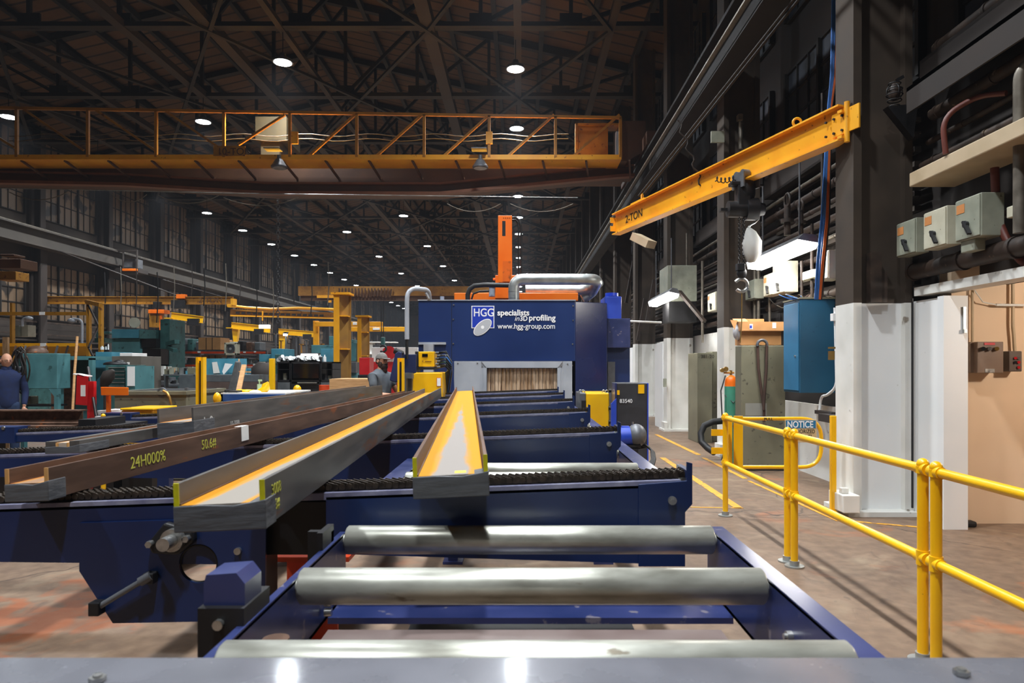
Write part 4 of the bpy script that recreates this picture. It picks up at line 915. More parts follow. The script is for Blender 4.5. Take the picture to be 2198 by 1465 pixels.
# column fittings
one('steel_plate_stack', pipeb, 'narrow brown steel plate bolted upright on the first big column above its white foot', 'plate', lambda m: m.pb(1869, 541, 1893, 648, 7.36, .1).pb(1890, 583, 1905, 648, 7.39, .06))
one('trim_beam', whited, 'dirty white steel lintel over the warm lit side room', 'lintel', lambda m: m.box(4.2, 2.5, 2.36, 4.42, 7.3, 2.45))
ex = MB()
ex.box(4.24, 6.86, 0, 4.3, 7.7, 2.31); ex.box(4.17, 6.74, 0, 4.41, 6.84, 2.31); ex.box(4.3, 6.84, 0, 4.41, 7.0, 2.31)
stru(ex.build('wall_right_door_panel', white))
stru(MB().box(3.70, 7.48, 0, 4.22, 7.5, 2.3).build('wall_right_infill', white))
one('floor_plinth', whited, 'small chipped white concrete block at the foot of the first column', 'concrete block', lambda m: m.box(3.42, 7.25, .05, 3.6, 7.6, .24).box(3.45, 7.35, .24, 3.53, 7.42, .3), bevel=.01)
one('door_gap_strip', blkm, 'narrow black strip drawn for the gap between the white column foot and the white door panel', 'seal', lambda m: m.pb(1958, 640, 1961, 1090, 7.33, .02))  # black strip drawn for the gap between foot and panel
one('dark_floor_wedge', rubber, 'small black rubber wedge on the floor at the tan wall corner', 'wedge', lambda m: m.box(4.42, 6.82, 0, 4.56, 6.92, .06), bevel=.02)
# lower white wall of the first bay
def lowwall(m):
    m.box(4.3, 7.9, 0, 4.36, 12.1, 1.05); m.box(4.3, 11.0, 1.05, 4.36, 12.1, 2.0)
stru(MB().box(4.3, 7.9, 0, 4.36, 12.1, 1.05).build('wall_right_low', whited))
one('wall_ledge', riv, 'rusty steel ledge jutting from the low white wall behind the lone yellow post', 'ledge', lambda m: m.pb(1785, 885, 1800, 893, 8.6, .5).pb(1795, 893, 1835, 910, 8.2, .5))
one('white_panel_board', whited, 'white painted backing board holding the dark blue breaker panel', 'board', lambda m: m.sb(1800, 1834, 640, 900, 4.05, .2), bevel=.005)
bp_ = thing('breaker_panel', 'dark blue breaker panel fixed just left of the first big column', 'electrical panel', (4.0, 8.2, 1.3))
part('door', dkblue, bp_, lambda m: m.sb(1806, 1831, 680, 834, 3.98, .07), bevel=.006); part('handle', blkm, bp_, lambda m: m.sb(1809, 1813, 766, 780, 3.95, .03)); part('door', red, bp_, lambda m: m.sb(1812, 1822, 671, 679, 4.0, .04))
one('white_conduit', white, 'white conduit pipe bending down beside the blue cabinet and back under it', 'conduit', lambda m: m.tube(arc([W(1792, 660, 8.7), W(1793, 700, 8.7), W(1796, 830, 8.7), W(1776, 848, 8.9), W(1762, 850, 9.2), W(1758, 890, 9.2)]), .018, 8))
one('white_conduit', white, 'white conduit pipe running down left of the breaker panel to the column foot', 'conduit', lambda m: m.tube(arc([W(1801, 700, 8.5), W(1801, 880, 8.5), W(1830, 898, 8.2)]), .018, 8))
one('junction_box', white, 'small white junction box on the conduit beside the blue cabinet', 'box', lambda m: m.pb(1788, 672, 1797, 688, 8.65, .08), bevel=.004)
one('limit_switch', brass, 'small brass and red switch on the conduit between blue cabinet and breaker panel', 'switch', lambda m: m.pb(1781, 744, 1806, 748, 8.45, .05).pb(1782, 753, 1792, 772, 8.45, .06))
# blue hanging cabinet
bc = thing('wall_cabinet', 'large blue steel cabinet hung on the right wall above the railing', 'cabinet', (4.0, 9.6, 1.2))
Xc = 3.8; Yn = Xc*F/(1717-CX); Yf = Xc*F/(1682-CX); zt = H+(784-641)*Yn/F; zb = H-(843-784)*Yn/F
part('body', cabb, bc, lambda m: m.box(Xc, Yn, zb, Xc+.48, Yf, zt), bevel=.008); part('top_cap', olive, bc, lambda m: m.box(Xc-.01, Yn-.01, zt, Xc+.49, Yf+.01, zt+.02))
part('door', mat('lighter_blue_door', '#2f6f97', '#387ba4', .4, scale=3), bc, lambda m: m.box(Xc-.012, Yn+.03, zb+.03, Xc, Yf-.03, zt-.05), bevel=.004); part('lock', bolt, bc, lambda m: m.cyl((Xc-.03, Yn+.12, 1.75), (Xc-.01, Yn+.12, 1.75), .015, n=10))
# cabinet, carton boxes
oc2 = thing('electrical_cabinet', 'tall olive grey electrical cabinet behind the swing gate with a loose strap', 'cabinet', (3.75, 10.8, 0))
part('body', olive, oc2, lambda m: m.pb(1591, 741, 1686, 1006, 10.5, .3, z0=.06), bevel=.012)
part('plinth', blkm, oc2, lambda m: m.pb(1593, 1000, 1684, 1006, 10.53, .25, z0=0))
part('faded_patch', mat('faded_grey_patch', '#85857f', '#8f8f88', .6), oc2, lambda m: m.pb(1600, 865, 1646, 892, 10.495, .008))
sl = thing('lifting_strap', 'brown webbing strap hanging in a long loop down the olive cabinet', 'strap', W(1637, 740, 10.45)*1)
part('webbing', mat('brown_webbing', '#3a2820', '#4a342a', .8), sl, lambda m: m.tube([W(1626, 738, 10.46), W(1628, 790, 10.46), W(1635, 845, 10.46), W(1640, 880, 10.46), W(1640, 905, 10.46)], .022, 6).tube([W(1646, 738, 10.44), W(1645, 790, 10.44), W(1641, 845, 10.44), W(1639, 880, 10.44)], .022, 6))
part('ring', greyc, sl, lambda m: m.torus(W(1636, 740, 10.44), .075, .022, 'Y', 20, 8, arc=(-.2, PI+.2)))
for (x0, y0, x1, y1, Y, lab) in ((1590, 710, 1677, 740, 10.6, 'lower brown cardboard carton on top of the olive cabinet'), (1590, 690, 1682, 709.5, 10.5, 'upper open cardboard tray lying on the carton above the olive cabinet')):
    b = thing('cardboard_box', lab, 'box', (W((x0+x1)/2, y1, Y).x, Y+.2, W(x0, y1, Y).z))
    part('carton', card, b, lambda m: m.pb(x0, y0, x1, y1, Y, .28))
    if y0 < 700:
        part('flap', card, b, lambda m: m.bar(W(1592, 690, Y+.1), W(1586, 684, Y+.25), .2, .006).pb(1588, 684, 1640, 691, Y+.4, .01).add([W(1567, 686, Y), W(1583, 687, Y), W(1577, 708, Y), W(1567, 686, Y+.02), W(1583, 687, Y+.02), W(1577, 708, Y+.02)], [(0, 2, 1), (3, 4, 5), (0, 1, 4, 3), (1, 2, 5, 4), (2, 0, 3, 5)]))
        part('shipping_label', paper, b, lambda m: m.pb(1609, 695, 1616, 706, Y-.004, .004).pb(1658, 692, 1666, 704, Y-.004, .004)); part('blue_print', royal, b, lambda m: m.pb(1609.5, 698, 1614, 704, Y-.006, .003))
one('bubble_wrap', mat('cloudy_plastic_wrap', '#b9bcc4', '#cdd0d6', .3, scale=20, bump=.5), 'crumpled cloudy plastic wrap sticking out left of the cartons', 'plastic wrap', lambda m: m.sph(W(1584, 712, 10.7), (.08, .1, .13), 10, 7).sph(W(1586, 700, 10.75), (.07, .1, .07), 10, 6))
# second cabinet, hose, gas cylinder
c2_ = thing('electrical_cabinet', 'grey olive cabinet farther back, with a black hose leaning on its front', 'cabinet', (3.9, 14.9, 0))
part('body', olive, c2_, lambda m: m.pb(1529, 754, 1548, 945, 14.6, .5, z0=.0).pb(1497, 757, 1529, 945, 14.3, .8, z0=0), bevel=.01)
text('381-20', .1, W(1504, 768, 14.28), FR, blk, c2_)
one('black_hose', rubber, 'thick black hose curved on the floor between the two olive cabinets', 'hose', lambda m: m.tube([W(1549, 903, 11.6), W(1530, 905, 11.6), W(1512, 913, 11.6), W(1504, 930, 11.6), W(1506, 948, 11.5), W(1520, 962, 11.4), W(1532, 970, 11.2)], .055, 12))
gc = thing('gas_cylinder', 'green gas cylinder with orange shoulder standing in front of the white column', 'gas cylinder', (3.52, 11.5, 0))
gx, gy = W(1569, 850, 11.5).x, 11.5
part('body', mat('green_cylinder_paint', '#3f8a72', '#4b9a80', .45, scale=3), gc, lambda m: m.cyl((gx, gy, 0), (gx, gy, 1.27), .105, n=28)); part('shoulder', orange, gc, lambda m: m.cyl((gx, gy, 1.27), (gx, gy, 1.34), .105, .1, 28).sph((gx, gy, 1.34), (.1, .1, .12), 20, 8, z0=0.))
part('regulator', brass, gc, lambda m: m.cyl((gx, gy, 1.44), (gx, gy, 1.54), .02, n=10).cyl((gx-.12, gy, 1.5), (gx+.05, gy, 1.5), .018, n=10).cyl((gx-.09, gy-.03, 1.56), (gx-.09, gy+.02, 1.56), .04, n=14).cyl((gx-.15, gy-.03, 1.54), (gx-.15, gy+.02, 1.54), .035, n=14))
part('hose', rubber, gc, lambda m: m.tube([(gx-.1, gy-.02, 1.45), (gx-.2, gy-.1, 1.2), (gx-.19, gy-.15, .7), (gx-.12, gy-.15, .35), (gx-.2, gy-.15, .05)], .012, 6)); part('chain', greyc, gc, lambda m: m.tube([(gx-.11, gy-.03, 1.12), (gx, gy-.12, 1.0), (gx+.12, gy-.05, 1.1), (gx+.04, gy-.11, .8), (gx, gy-.11, .6)], .009, 5))
# disconnect switch boxes: near bay
def swbox(xf, xn, yt, yb, X, d, lab, mt_, group=None, flip=False):
    Yn = X*F/(xn-CX); Yf = X*F/(xf-CX); z1 = H-(yt-CY)*Yn/F; z0 = H-(yb-CY)*Yn/F
    t = thing('switch_box', lab, 'switch box', (X, (Yn+Yf)/2, z0), group)
    part('enclosure', mt_, t, lambda m: m.box(X, Yn, z0, X+d, Yf, z1), bevel=.006)
    part('door', mt_, t, lambda m: m.box(X-.012, Yn+.01, z0+.01, X, Yf-.01, z1-.01), bevel=.003)
    yc = (Yn+Yf)/2
    part('lever', blkm, t, lambda m: m.bar((X-.03, yc+.02, z0+.16), (X-.05, yc-.09, z0+.03), .035, .02).cyl((X-.04, yc, z0+.13), (X-.01, yc, z0+.13), .03, n=12))
    part('rating_label', mat('orange_rating_label', '#b9723a', '#c98a50', .6), t, lambda m: m.box(X-.015, Yf-.14, z1-.13, X-.012, Yf-.03, z1-.05))
    return t
swbox(1926, 1967, 466, 541, 4.0, .13, 'pale green switch box, leftmost of the three under the beige trough', boxg)
swbox(1984, 2033, 440, 524, 4.0, .14, 'cream switch box, middle one of the three under the beige trough', boxw)
swbox(2052, 2107, 412, 505, 4.0, .2, 'larger pale switch box, rightmost of the three under the beige trough', boxg)
side('small_junction_box', boxg, 'small grey box hanging under the rightmost of the three switch boxes', 'box', 2062, 2092, 508, 536, 4.02, .1)
side('small_junction_box', boxw, 'small cream box on the pipes near the right edge', 'box', 2160, 2190, 435, 460, 4.1, .1)
swbox(1660, 1685, 559, 626, 4.0, .2, 'cream switch box in the middle of the group under the bright tube fixture', boxw)
swbox(1640, 1660, 584, 632, 4.0, .15, 'narrow cream switch box left of the middle one under the bright tube fixture', boxw)
swbox(1601, 1621, 598, 640, 4.0, .15, 'green grey switch box behind the hoist chain under the bright tube fixture', boxg)
swbox(1755, 1779, 536, 597, 4.0, .2, 'bright lit cream switch box right of the orange and blue cables', boxw)
swbox(1520, 1537, 625, 665, 4.0, .2, 'small cream switch box in the farther bay beside the brown column', boxw)
side('transformer_box', cabb, 'blue upright box on the wall above the breaker panel', 'box', 1808, 1832, 524, 655, 4.02, .25)
side('yellow_breaker', boxw, 'small cream box with a yellow label between the switch boxes', 'box', 1722, 1745, 577, 595, 4.05, .1)
tb = thing('air_handler', 'large beige cabinet fixed high on the wall next to the farther tube fixture', 'cabinet', (3.6, 16, 2.6))
part('body', boxg, tb, lambda m: m.pb(1433, 569, 1496, 646, 15.4, .9), bevel=.01); part('diagonal_strut', pipeb, tb, lambda m: m.bar(W(1458, 625, 15.3), W(1512, 690, 14.6), .1, .06)); part('shelf', blkm, tb, lambda m: m.pb(1436, 646, 1495, 690, 15.5, .7))
# valves
for i, (x, y, s) in enumerate(((1690, 430, 1), (1719, 442, .8))):
    v = thing('gate_valve', ['brown gate valve with a handwheel above the bright tube fixture, left one', 'brown gate valve with a handwheel above the bright tube fixture, right one'][i], 'valve', W(x, y+60*s, 9.8))
    part('handwheel', pipeb, v, lambda m: m.torus(W(x, y, 9.8), .1*s, .018, 'X', 18, 6).bar(W(x, y-12*s, 9.8), W(x, y+12*s, 9.8), .015, .015)); part('valve_body', pipeb, v, lambda m: m.cyl(W(x, y+10*s, 9.8), W(x, y+75*s, 9.8), .045*s, n=12).cyl(W(x, y+40*s, 9.8), W(x, y+48*s, 9.8), .09*s, n=14))
# fluorescent fixtures
def tube_fix(X, Y0, Y1, z, lab, w=.26, mt_=None, tilt=True):
    t = thing('tube_light_fixture', lab, 'light fixture', (X, (Y0+Y1)/2, z))
    part('hood', greyc, t, lambda m: m.add([(X-.03, Y0-.03, z+.06), (X+w, Y0-.03, z+.01), (X+w-.05, Y0-.03, z+.12), (X+.05, Y0-.03, z+.14), (X-.03, Y1+.03, z+.06), (X+w, Y1+.03, z+.01), (X+w-.05, Y1+.03, z+.12), (X+.05, Y1+.03, z+.14)], [(3, 2, 1, 0), (4, 5, 6, 7), (1, 2, 6, 5), (2, 3, 7, 6), (3, 0, 4, 7), (0, 1, 5, 4)]))
    part('diffuser', mt_ or fluom, t, lambda m: m.prism([(X-.02, z+.05), (X+.0, z-.04), (X+w-.04, z-.06), (X+w-.01, z+.0)], Y0, Y1))
    part('hanger', greyc, t, lambda m: m.cyl((X+w/2, Y0+.3, z+.12), (X+w/2, Y0+.3, z+1.2), .012, n=6).cyl((X+w/2, Y1-.3, z+.12), (X+w/2, Y1-.3, z+1.2), .012, n=6)); return t
tube_fix(3.62, 8.9, 10.9, 3.2, 'bright hooded tube light hanging below the yellow jib at the right wall')
tube_fix(3.0, 13.8, 16.0, 3.05, 'farther bright tube light seen just left of the beige wall cabinet', .2)
# beige trough, bracket and cage lamp
one('cable_trough', beige, 'long beige boxed trough fixed along the right wall above the switch boxes', 'trough', lambda m: m.box(3.92, 3.6, 3.42, 4.38, 6.9, 3.56), bevel=.01)
one('wall_shelf_angle', riv, 'dark steel channel jutting from the right wall high above the beige trough', 'steel channel', lambda m: m.box(3.95, 3.6, 4.42, 4.3, 7.0, 4.46).box(3.95, 3.6, 4.2, 3.97, 7.0, 4.46))
cl = thing('cage_lamp', 'unlit caged lamp on the corner of the first big column', 'lamp', W(1920, 200, 7.2)*1)
part('globe', pipeb, cl, lambda m: m.sph(W(1920, 197, 7.2), (.06, .06, .09), 12, 8)); part('cage', blkm, cl, lambda m: [m.torus(W(1920, 180+12*i, 7.2), .06+.02*math.sin(i*.9), .006, 'Z', 14, 5) for i in range(5)] and [m.torus(W(1920, 198, 7.2), .085, .005, 'Y', 16, 5), m.torus(W(1920, 198, 7.2), .085, .005, 'X', 16, 5)])
part('arm', blkm, cl, lambda m: m.bar(W(1925, 172, 7.2), W(1938, 165, 7.2), .04, .03))
part('bracket', blkm, cl, lambda m: m.prism([(W(1900, 232, 7.2).x, W(1900, 232, 7.2).z), (W(1955, 300, 7.2).x, W(1955, 300, 7.2).z), (W(1965, 232, 7.2).x, W(1965, 225, 7.2).z)], 7.15, 7.25))
# warm side room fittings
cp = thing('control_box', 'taupe control box with three knobs on the warm lit tan wall', 'control box', W(2118, 800, 6.85)*1)
part('enclosure', mat('taupe_enamel', '#6b5748', '#7a6453', .4, scale=5), cp, lambda m: m.pb(2098, 733, 2154, 800, 6.8, .19).pb(2081, 735, 2098, 800, 6.86, .14), bevel=.005)
part('red_label', red, cp, lambda m: m.pb(2113, 735, 2136, 740, 6.794, .006)); part('nameplate', bolt, cp, lambda m: m.pb(2115, 791, 2135, 799, 6.794, .006))
for i, x in enumerate((2111, 2125, 2140)): part('knob', (blkm, bolt, brass)[i], cp, lambda m: m.cyl(W(x, 748, 6.8), W(x, 748, 6.76), .02, n=14))
pc = thing('push_button_box', 'small push button box with red buttons right of the taupe control box', 'control box', W(2180, 797, 6.85)*1)
part('enclosure', mat('brown_grey_enamel', '#51443c', '#5e5046', .4), pc, lambda m: m.pb(2166, 753, 2194, 797, 6.85, .14), bevel=.008)
for x, y, mm in ((2180, 768, red), (2187, 768, bolt), (2180, 777, blkm), (2187, 777, red), (2187, 788, red)): part('button', mm, pc, lambda m: m.cyl(W(x, y, 6.85), W(x, y, 6.83), .014, n=10))
one('conduit_pipe', beige, 'tan painted conduit rising from the taupe control box', 'conduit', lambda m: m.cyl(W(2087, 733, 6.96), W(2087, 620, 6.96), .014, n=8))
one('conduit_pipe', beige, 'tan painted conduit rising from the small push button box', 'conduit', lambda m: m.tube([W(2178, 753, 6.95), W(2176, 720, 6.95), W(2174, 700, 6.95), W(2174, 600, 6.95)], .016, 8))
one('loose_wire', whited, 'thin white wire strung across the top of the tan wall', 'wire', lambda m: m.tube([W(2092, 623, 6.93), W(2110, 648, 6.93), W(2138, 654, 6.93), W(2198, 655, 6.93)], .007, 5).cyl(W(2138, 654, 6.93), W(2210, 655, 6.93), .014, n=8))
one('galvanised_plate', galv, 'small galvanised hinge plate at the edge of the white door panel', 'hinge', lambda m: m.pb(2068, 658, 2074, 710, 6.72, .02).pb(2070, 706, 2076, 714, 6.70, .03))
rl_ = thing('ceiling_bulb', 'warm ceiling bulb of the side room, just beyond the right edge', 'lamp', (5.6, 5.0, 2.5))
part('bulb', glow('warm_bulb', (1, .87, .74, 1), 460), rl_, lambda m: m.sph((5.6, 5.0, 2.42), .07, 14, 9)); part('socket', blkm, rl_, lambda m: m.cyl((5.6, 5.0, 2.48), (5.6, 5.0, 2.6), .03))

# jib crane
jc = thing('jib_crane', 'yellow two ton jib crane beam swinging out from the first big column', 'jib crane', (3.45, 7.5, 4.3))
jn = W(1812, 262, 7.55); jf = W(1322, 477, 13.0); jz = 4.3
pj, qj = Vector((jn.x, jn.y, jz)), Vector((jf.x, jf.y, jz))
part('beam', yelb, jc, lambda m: m.ib(pj, qj, .40, .17, .02, .015))
part('end_plate', yelb, jc, lambda m: m.ib(qj, qj+(qj-pj).normalized()*.02, .26, .22, .1, .1))
dj = (qj-pj).normalized(); nj = Vector((-dj.y, dj.x, 0)) # left side normal
if nj.x > 0: nj = -nj
part('column_bracket', yelb, jc, lambda m: m.bar(pj+Vector((0, 0, .1)), (3.595, 7.5, jz+.1), .22, .03).bar(pj+Vector((0, 0, -.18)), (3.595, 7.5, jz-.18), .22, .03).cyl((3.56, 7.46, jz-.24), (3.56, 7.46, jz+.2), .03, n=14))
part('hinge_plate', yelb, jc, lambda m: m.bar(pj-dj*.25+nj*.03, pj+dj*.14+nj*.03, .02, .26))
for i in range(6): part('bolt', blkm, jc, lambda m: m.cyl(pj+dj*(-.02+.12*(i % 3))+nj*.04+Vector((0, 0, -.09+.16*(i//3))), pj+dj*(-.02+.12*(i % 3))+nj*.06+Vector((0, 0, -.09+.16*(i//3))), .014, n=8))
part('lifting_eye', yelb, jc, lambda m: m.torus(pj+dj*.75+Vector((0, 0, .26)), .05, .016, 'Y', 14, 6))
part('tie_lug', yelb, jc, lambda m: m.bar(qj-dj*1.05+Vector((0, 0, .2)), qj-dj*1.05+Vector((0, 0, .33)), .03, .12).bar(qj-dj*1.2+Vector((0, 0, .22)), qj-dj*.7+Vector((0, 0, .22)), .1, .03))
part('tie_rod', riv, jc, lambda m: m.cyl(qj-dj*1.05+Vector((0, 0, .3)), (3.62, 7.35, 6.35), .018, n=8).cyl(qj-dj*1.05+Vector((-.06, 0, .3)), (3.56, 7.35, 6.35), .018, n=8))
ang = math.atan2(dj.y, dj.x)
R_ = Matrix(((-dj.x, 0, nj.x), (-dj.y, 0, nj.y), (0, 1, 0)))
text('2-TON', .2, qj-dj*.42+nj*.011+Vector((0, 0, -.06)), [[-dj.x, 0, nj.x], [-dj.y, 0, nj.y], [0, 1, 0]], blk, jc, sx=1.1)
# hoist on the jib
k_ = .0
def onj(x):  # point of the beam line seen at column x
    a = (x-CX)/F; t = (a*pj.y-pj.x)/(dj.x-a*dj.y); return pj+dj*t
hp = onj(1601); Yh = hp.y
ho = thing('chain_hoist', 'dark chain hoist with trolley hanging on the yellow jib beam', 'hoist', hp-Vector((0, 0, .25)))
part('trolley', greyc, ho, lambda m: m.cyl(hp+nj*.02+dj*.07+Vector((0, 0, -.12)), hp+nj*.11+dj*.07+Vector((0, 0, -.12)), .06, n=14).cyl(hp+nj*.02-dj*.07+Vector((0, 0, -.12)), hp+nj*.11-dj*.07+Vector((0, 0, -.12)), .06, n=14).bar(hp-dj*.13+nj*.12+Vector((0, 0, -.2)), hp+dj*.13+nj*.12+Vector((0, 0, -.2)), .02, .2).bar(hp-dj*.13-nj*.12+Vector((0, 0, -.2)), hp+dj*.13-nj*.12+Vector((0, 0, -.2)), .02, .2))
def hx(x, y): return W(x, y, Yh)
part('hook_frame', blkm, ho, lambda m: m.pb(1570, 388, 1608, 396, Yh-.1, .15).pb(1585, 396, 1612, 440, Yh-.1, .18).bar(hx(1568, 392), hx(1640, 398), .02, .03).sph(hx(1600, 410), (.14, .12, .2), 10, 7), bevel=.01)
part('motor', blkm, ho, lambda m: m.cyl(hx(1562, 449), hx(1605, 449), .11, n=20).cyl(hx(1600, 449), hx(1625, 449), .15, n=20).cyl(hx(1608, 449), hx(1640, 449), .11, .08, 20).pb(1548, 446, 1562, 452, Yh-.05, .1))
part('limit_chain', galv, ho, lambda m: m.tube([hx(1634, 440), hx(1628, 470), hx(1620, 478), hx(1612, 482), hx(1606, 488)], .014, 6))
for xx in (1587, 1596): part('load_chain', blkm, ho, lambda m: [m.torus(hx(xx, 430+4.6*i), .017, .006, 'Y' if i % 2 else 'X', 7, 4) for i in range(31)])
part('chain_bag', whited, ho, lambda m: m.tube([hx(1606, 488)+Vector((0, .0, 0)), hx(1610, 500), hx(1614, 520), hx(1614, 545), hx(1610, 558), hx(1606, 562)], [.02, .08, .13, .12, .07, .02], 16))
hk = part('hook_block', blkm, ho, lambda m: m.pb(1584, 564, 1600, 580, Yh-.06, .12).sph(hx(1592, 586), (.07, .05, .08), 12, 8), bevel=.01)
part('hook', bolt, hk, lambda m: m.torus(hx(1591, 612), .085, .024, 'Y', 20, 8, arc=(-2.4, 2.6)).cyl(hx(1592, 592), hx(1593, 602), .022, n=10))
part('pendant_cable', brass, ho, lambda m: m.tube([hx(1592, 628), hx(1592, 690), hx(1589, 735)], .007, 5))
part('coiled_cable', rubber, ho, lambda m: m.tube([hx(1535+t*3.0+3*math.sin(t*2.2), 383+6*math.cos(t*2.2)+4*math.sin(t*.25)) for t in [q*.45 for q in range(44)]], .008, 5))
one('coiled_cable', riv, 'wavy hanging cord dropping onto the middle of the yellow jib beam', 'cable', lambda m: m.tube([onj(1505)+Vector(((-1+.08*t)*.0+.04*math.sin(t*1.5)-.35+.022*t, 0, 1.0-.06*t)) for t in range(20)], .012, 6))
one('speaker_horn', beige, 'small tan lamp box under the free end of the yellow jib beam', 'lamp box', lambda m: m.bar(W(1364, 508, 14.5), W(1398, 525, 14.2), .3, .16))
one('warning_plate', boxg, 'small square grey plate left of the second big column above the jib', 'plate', lambda m: m.pb(1527, 281, 1555, 305, 11.9, .05))
one('column_conduit', pipeg, 'short grey conduit with cap on the second big column above the jib', 'conduit', lambda m: m.cyl(W(1590, 245, 12.05), W(1590, 320, 12.05), .04, n=10).pb(1585, 244, 1595, 256, 11.95, .12))
# white doors and panels further down the right wall
def wp(name, x0, x1, y0, X, lab, cat, m_):
    pass
stru(MB().box(4.3, 12.6, 0, 4.36, YB-2, 2.35).build('wall_right_low_far', whited))
d1 = bpy.data.objects.new('door_1', None); COL.objects.link(d1); d1.location = (4.08, 19.5, 0); stru(d1)
part('door_leaf', grey, d1, lambda m: m.box(4.06, 19.0, 0, 4.1, 20.0, 2.1)); part('push_bar', greyc, d1, lambda m: m.box(4.02, 19.1, 1.0, 4.06, 19.9, 1.05)); part('door_frame', white, d1, lambda m: m.box(4.04, 18.9, 0, 4.1, 19.0, 2.2).box(4.04, 20, 0, 4.1, 20.1, 2.2).box(4.04, 18.9, 2.1, 4.1, 20.1, 2.2))
for k in range(3):
    one('white_locker', white, ['white steel locker panel standing between the second and third columns', 'white steel locker panel between the third and fourth columns', 'farthest white steel locker panel beside the fifth column'][k], 'locker', lambda m: m.box(3.5+.1, 17.4+4.73*k-.0, 0, 4.05, 18.4+4.73*k, 2.2), bevel=.01)
one('grey_post_box', boxg, 'small grey box at knee height on the third column foot', 'box', lambda m: m.pb(1425, 812, 1431, 830, 16.7, .1))
for i, (x, y) in enumerate(((1405, 600), (1385, 640), (1360, 560), (1345, 600))):
    one('wall_bracket_arm', pipeb, 'dark diagonal strut arms bracing the far end of the right wall', 'strut', lambda m: m.bar(W(x, y, 18+3*i), W(x-16, y+90, 18+3*i), .1, .1), 'diagonal struts of the far right wall')

# ================================================================ LEFT HALF BACKGROUND
def bx3(name, mats, lab, cat, rects, group=None, bevel=.01):
    """rects: (x0,y0,x1,y1,Y,depth[,mat index[,z0]])"""
    def f(m):
        for r in rects: m.pb(*r[:6], r[6] if len(r) > 6 else 0, r[7] if len(r) > 7 else None)
    return one(name, mats, lab, cat, f, group, bevel)
# --- jib crane at left wall and the small far jibs
def jib(x0, x1, y0, y1, Y0, Y1, h, lab, m_=yelb, txt=None):
    a = W(x0, y0, Y0); b = W(x1, y1, Y1)
    t = thing('jib_crane', lab, 'jib crane', a)
    part('beam', m_, t, lambda m: m.ib(a, b, h, .16, .03, .03))
    part('trolley', blkm, t, lambda m: m.bar(a.lerp(b, .72)-Vector((.3, 0, h/2)), a.lerp(b, .72)+Vector((.3, 0, -h/2)), .3, .35))
    part('column_bracket', m_, t, lambda m: m.bar(a+Vector((-.3, 0, -h*.4)), a+Vector((.1, 0, -h*.4)), .3, .05))
    if txt: text(txt, .33, W(txt_x, 650, Y0-.15), FR, mat('dark_brown_lettering', '#4a2a14', '#4a2a14', .6), t)
    return t
txt_x = 426
j1 = jib(92, 500, 644, 645, 29., 29., .33, 'long dull yellow two ton jib beam reaching out from the left wall', yelo, '2-TON')
part('tie_rod', riv, j1, lambda m: m.cyl(W(92, 525, 29), W(385, 636, 29), .035, n=6).cyl(W(350, 600, 29.3), W(480, 638, 29.3), .03, n=6))
part('tie_lug', orange, j1, lambda m: m.pb(378, 631, 397, 640, 28.9, .2))
part('end_stop', yelb, j1, lambda m: m.pb(488, 652, 500, 659, 28.9, .3).pb(495, 640, 500, 654, 28.8, .4))
jib(368, 436, 677, 686, 36, 36, .36, 'short bright yellow jib beam behind the vertical teal mill', yel)
j3 = jib(497, 580, 698, 707, 44, 44, .42, 'bright yellow jib with slanted post above the box fan', yel)
part('post', yel, j3, lambda m: m.prism([(W(495, 694, 44).x, W(495, 694, 44).z), (W(511, 694, 44).x, W(511, 694, 44).z), (W(506, 740, 44).x, W(506, 740, 44).z), (W(500, 740, 44).x, W(500, 740, 44).z)], 44.1, 44.4))
j4 = jib(598, 684, 711, 718, 50, 50, .42, 'bright yellow jib with tapered post left of the tall yellow columns', yel)
part('post', yel, j4, lambda m: m.prism([(W(597, 708, 50).x, W(597, 708, 50).z), (W(615, 708, 50).x, W(615, 708, 50).z), (W(608, 752, 50).x, W(608, 752, 50).z), (W(598, 752, 50).x, W(598, 752, 50).z)], 50.1, 50.5))
bx3('orange_hoist', (orange, blkm, yelo), 'orange hoist body hanging under the long two ton jib at left', 'hoist', ((328, 647, 343, 662, 28.8, .4, 1), (318, 664, 352, 672, 28.7, .5, 0), (320, 672, 342, 702, 28.8, .4, 2), (342, 676, 346, 708, 28.8, .1, 0)))
# monorail
mr_ = thing('monorail_track', 'yellow perforated monorail track curving across the background', 'monorail', W(560, 690, 40))
part('top_beam', yelb, mr_, lambda m: m.tube([W(488, 655, 40), W(530, 660, 40), W(580, 663, 40), W(640, 661, 40), W(720, 664, 40)], .09, 6)); part('track', yelo, mr_, lambda m: m.bar(W(495, 670, 40.3), W(720, 677, 40.3), .1, .35)); part('lower_rail', yelb, mr_, lambda m: m.bar(W(495, 677, 39.8), W(720, 683, 39.8), .1, .07))
for i in range(16): part('slot_plate', blkm, mr_, lambda m: m.pb(506+12*i, 669+.4*i, 514+12*i, 673+.4*i, 40.1, .05))
part('hanger', yelb, mr_, lambda m: m.pb(562, 667, 564, 688, 39.7, .1))
# second crane far behind
c2c = thing('overhead_crane', 'second yellow overhead crane far down the hall behind the blue machine', 'crane', W(760, 630, 46))
part('girder', yelo, c2c, lambda m: m.pb(640, 614, 1050, 634, 46, .6)); part('lower_girder', crbr, c2c, lambda m: m.pb(645, 634, 1050, 644, 46.2, .5)); part('bright_flange', yelb, c2c, lambda m: m.pb(680, 633, 720, 639, 45.9, .1).pb(704, 644, 711, 649, 45.9, .1))  # short flange pieces in a brighter yellow than the girder
for i in range(16): part('festoon_loop', crbr, c2c, lambda m: m.tube([W(728+7*i, 618, 45.8), W(730+7*i, 636+3*math.sin(i), 45.8), W(733+7*i, 637, 45.8), W(735+7*i, 620, 45.8)], .05, 5))
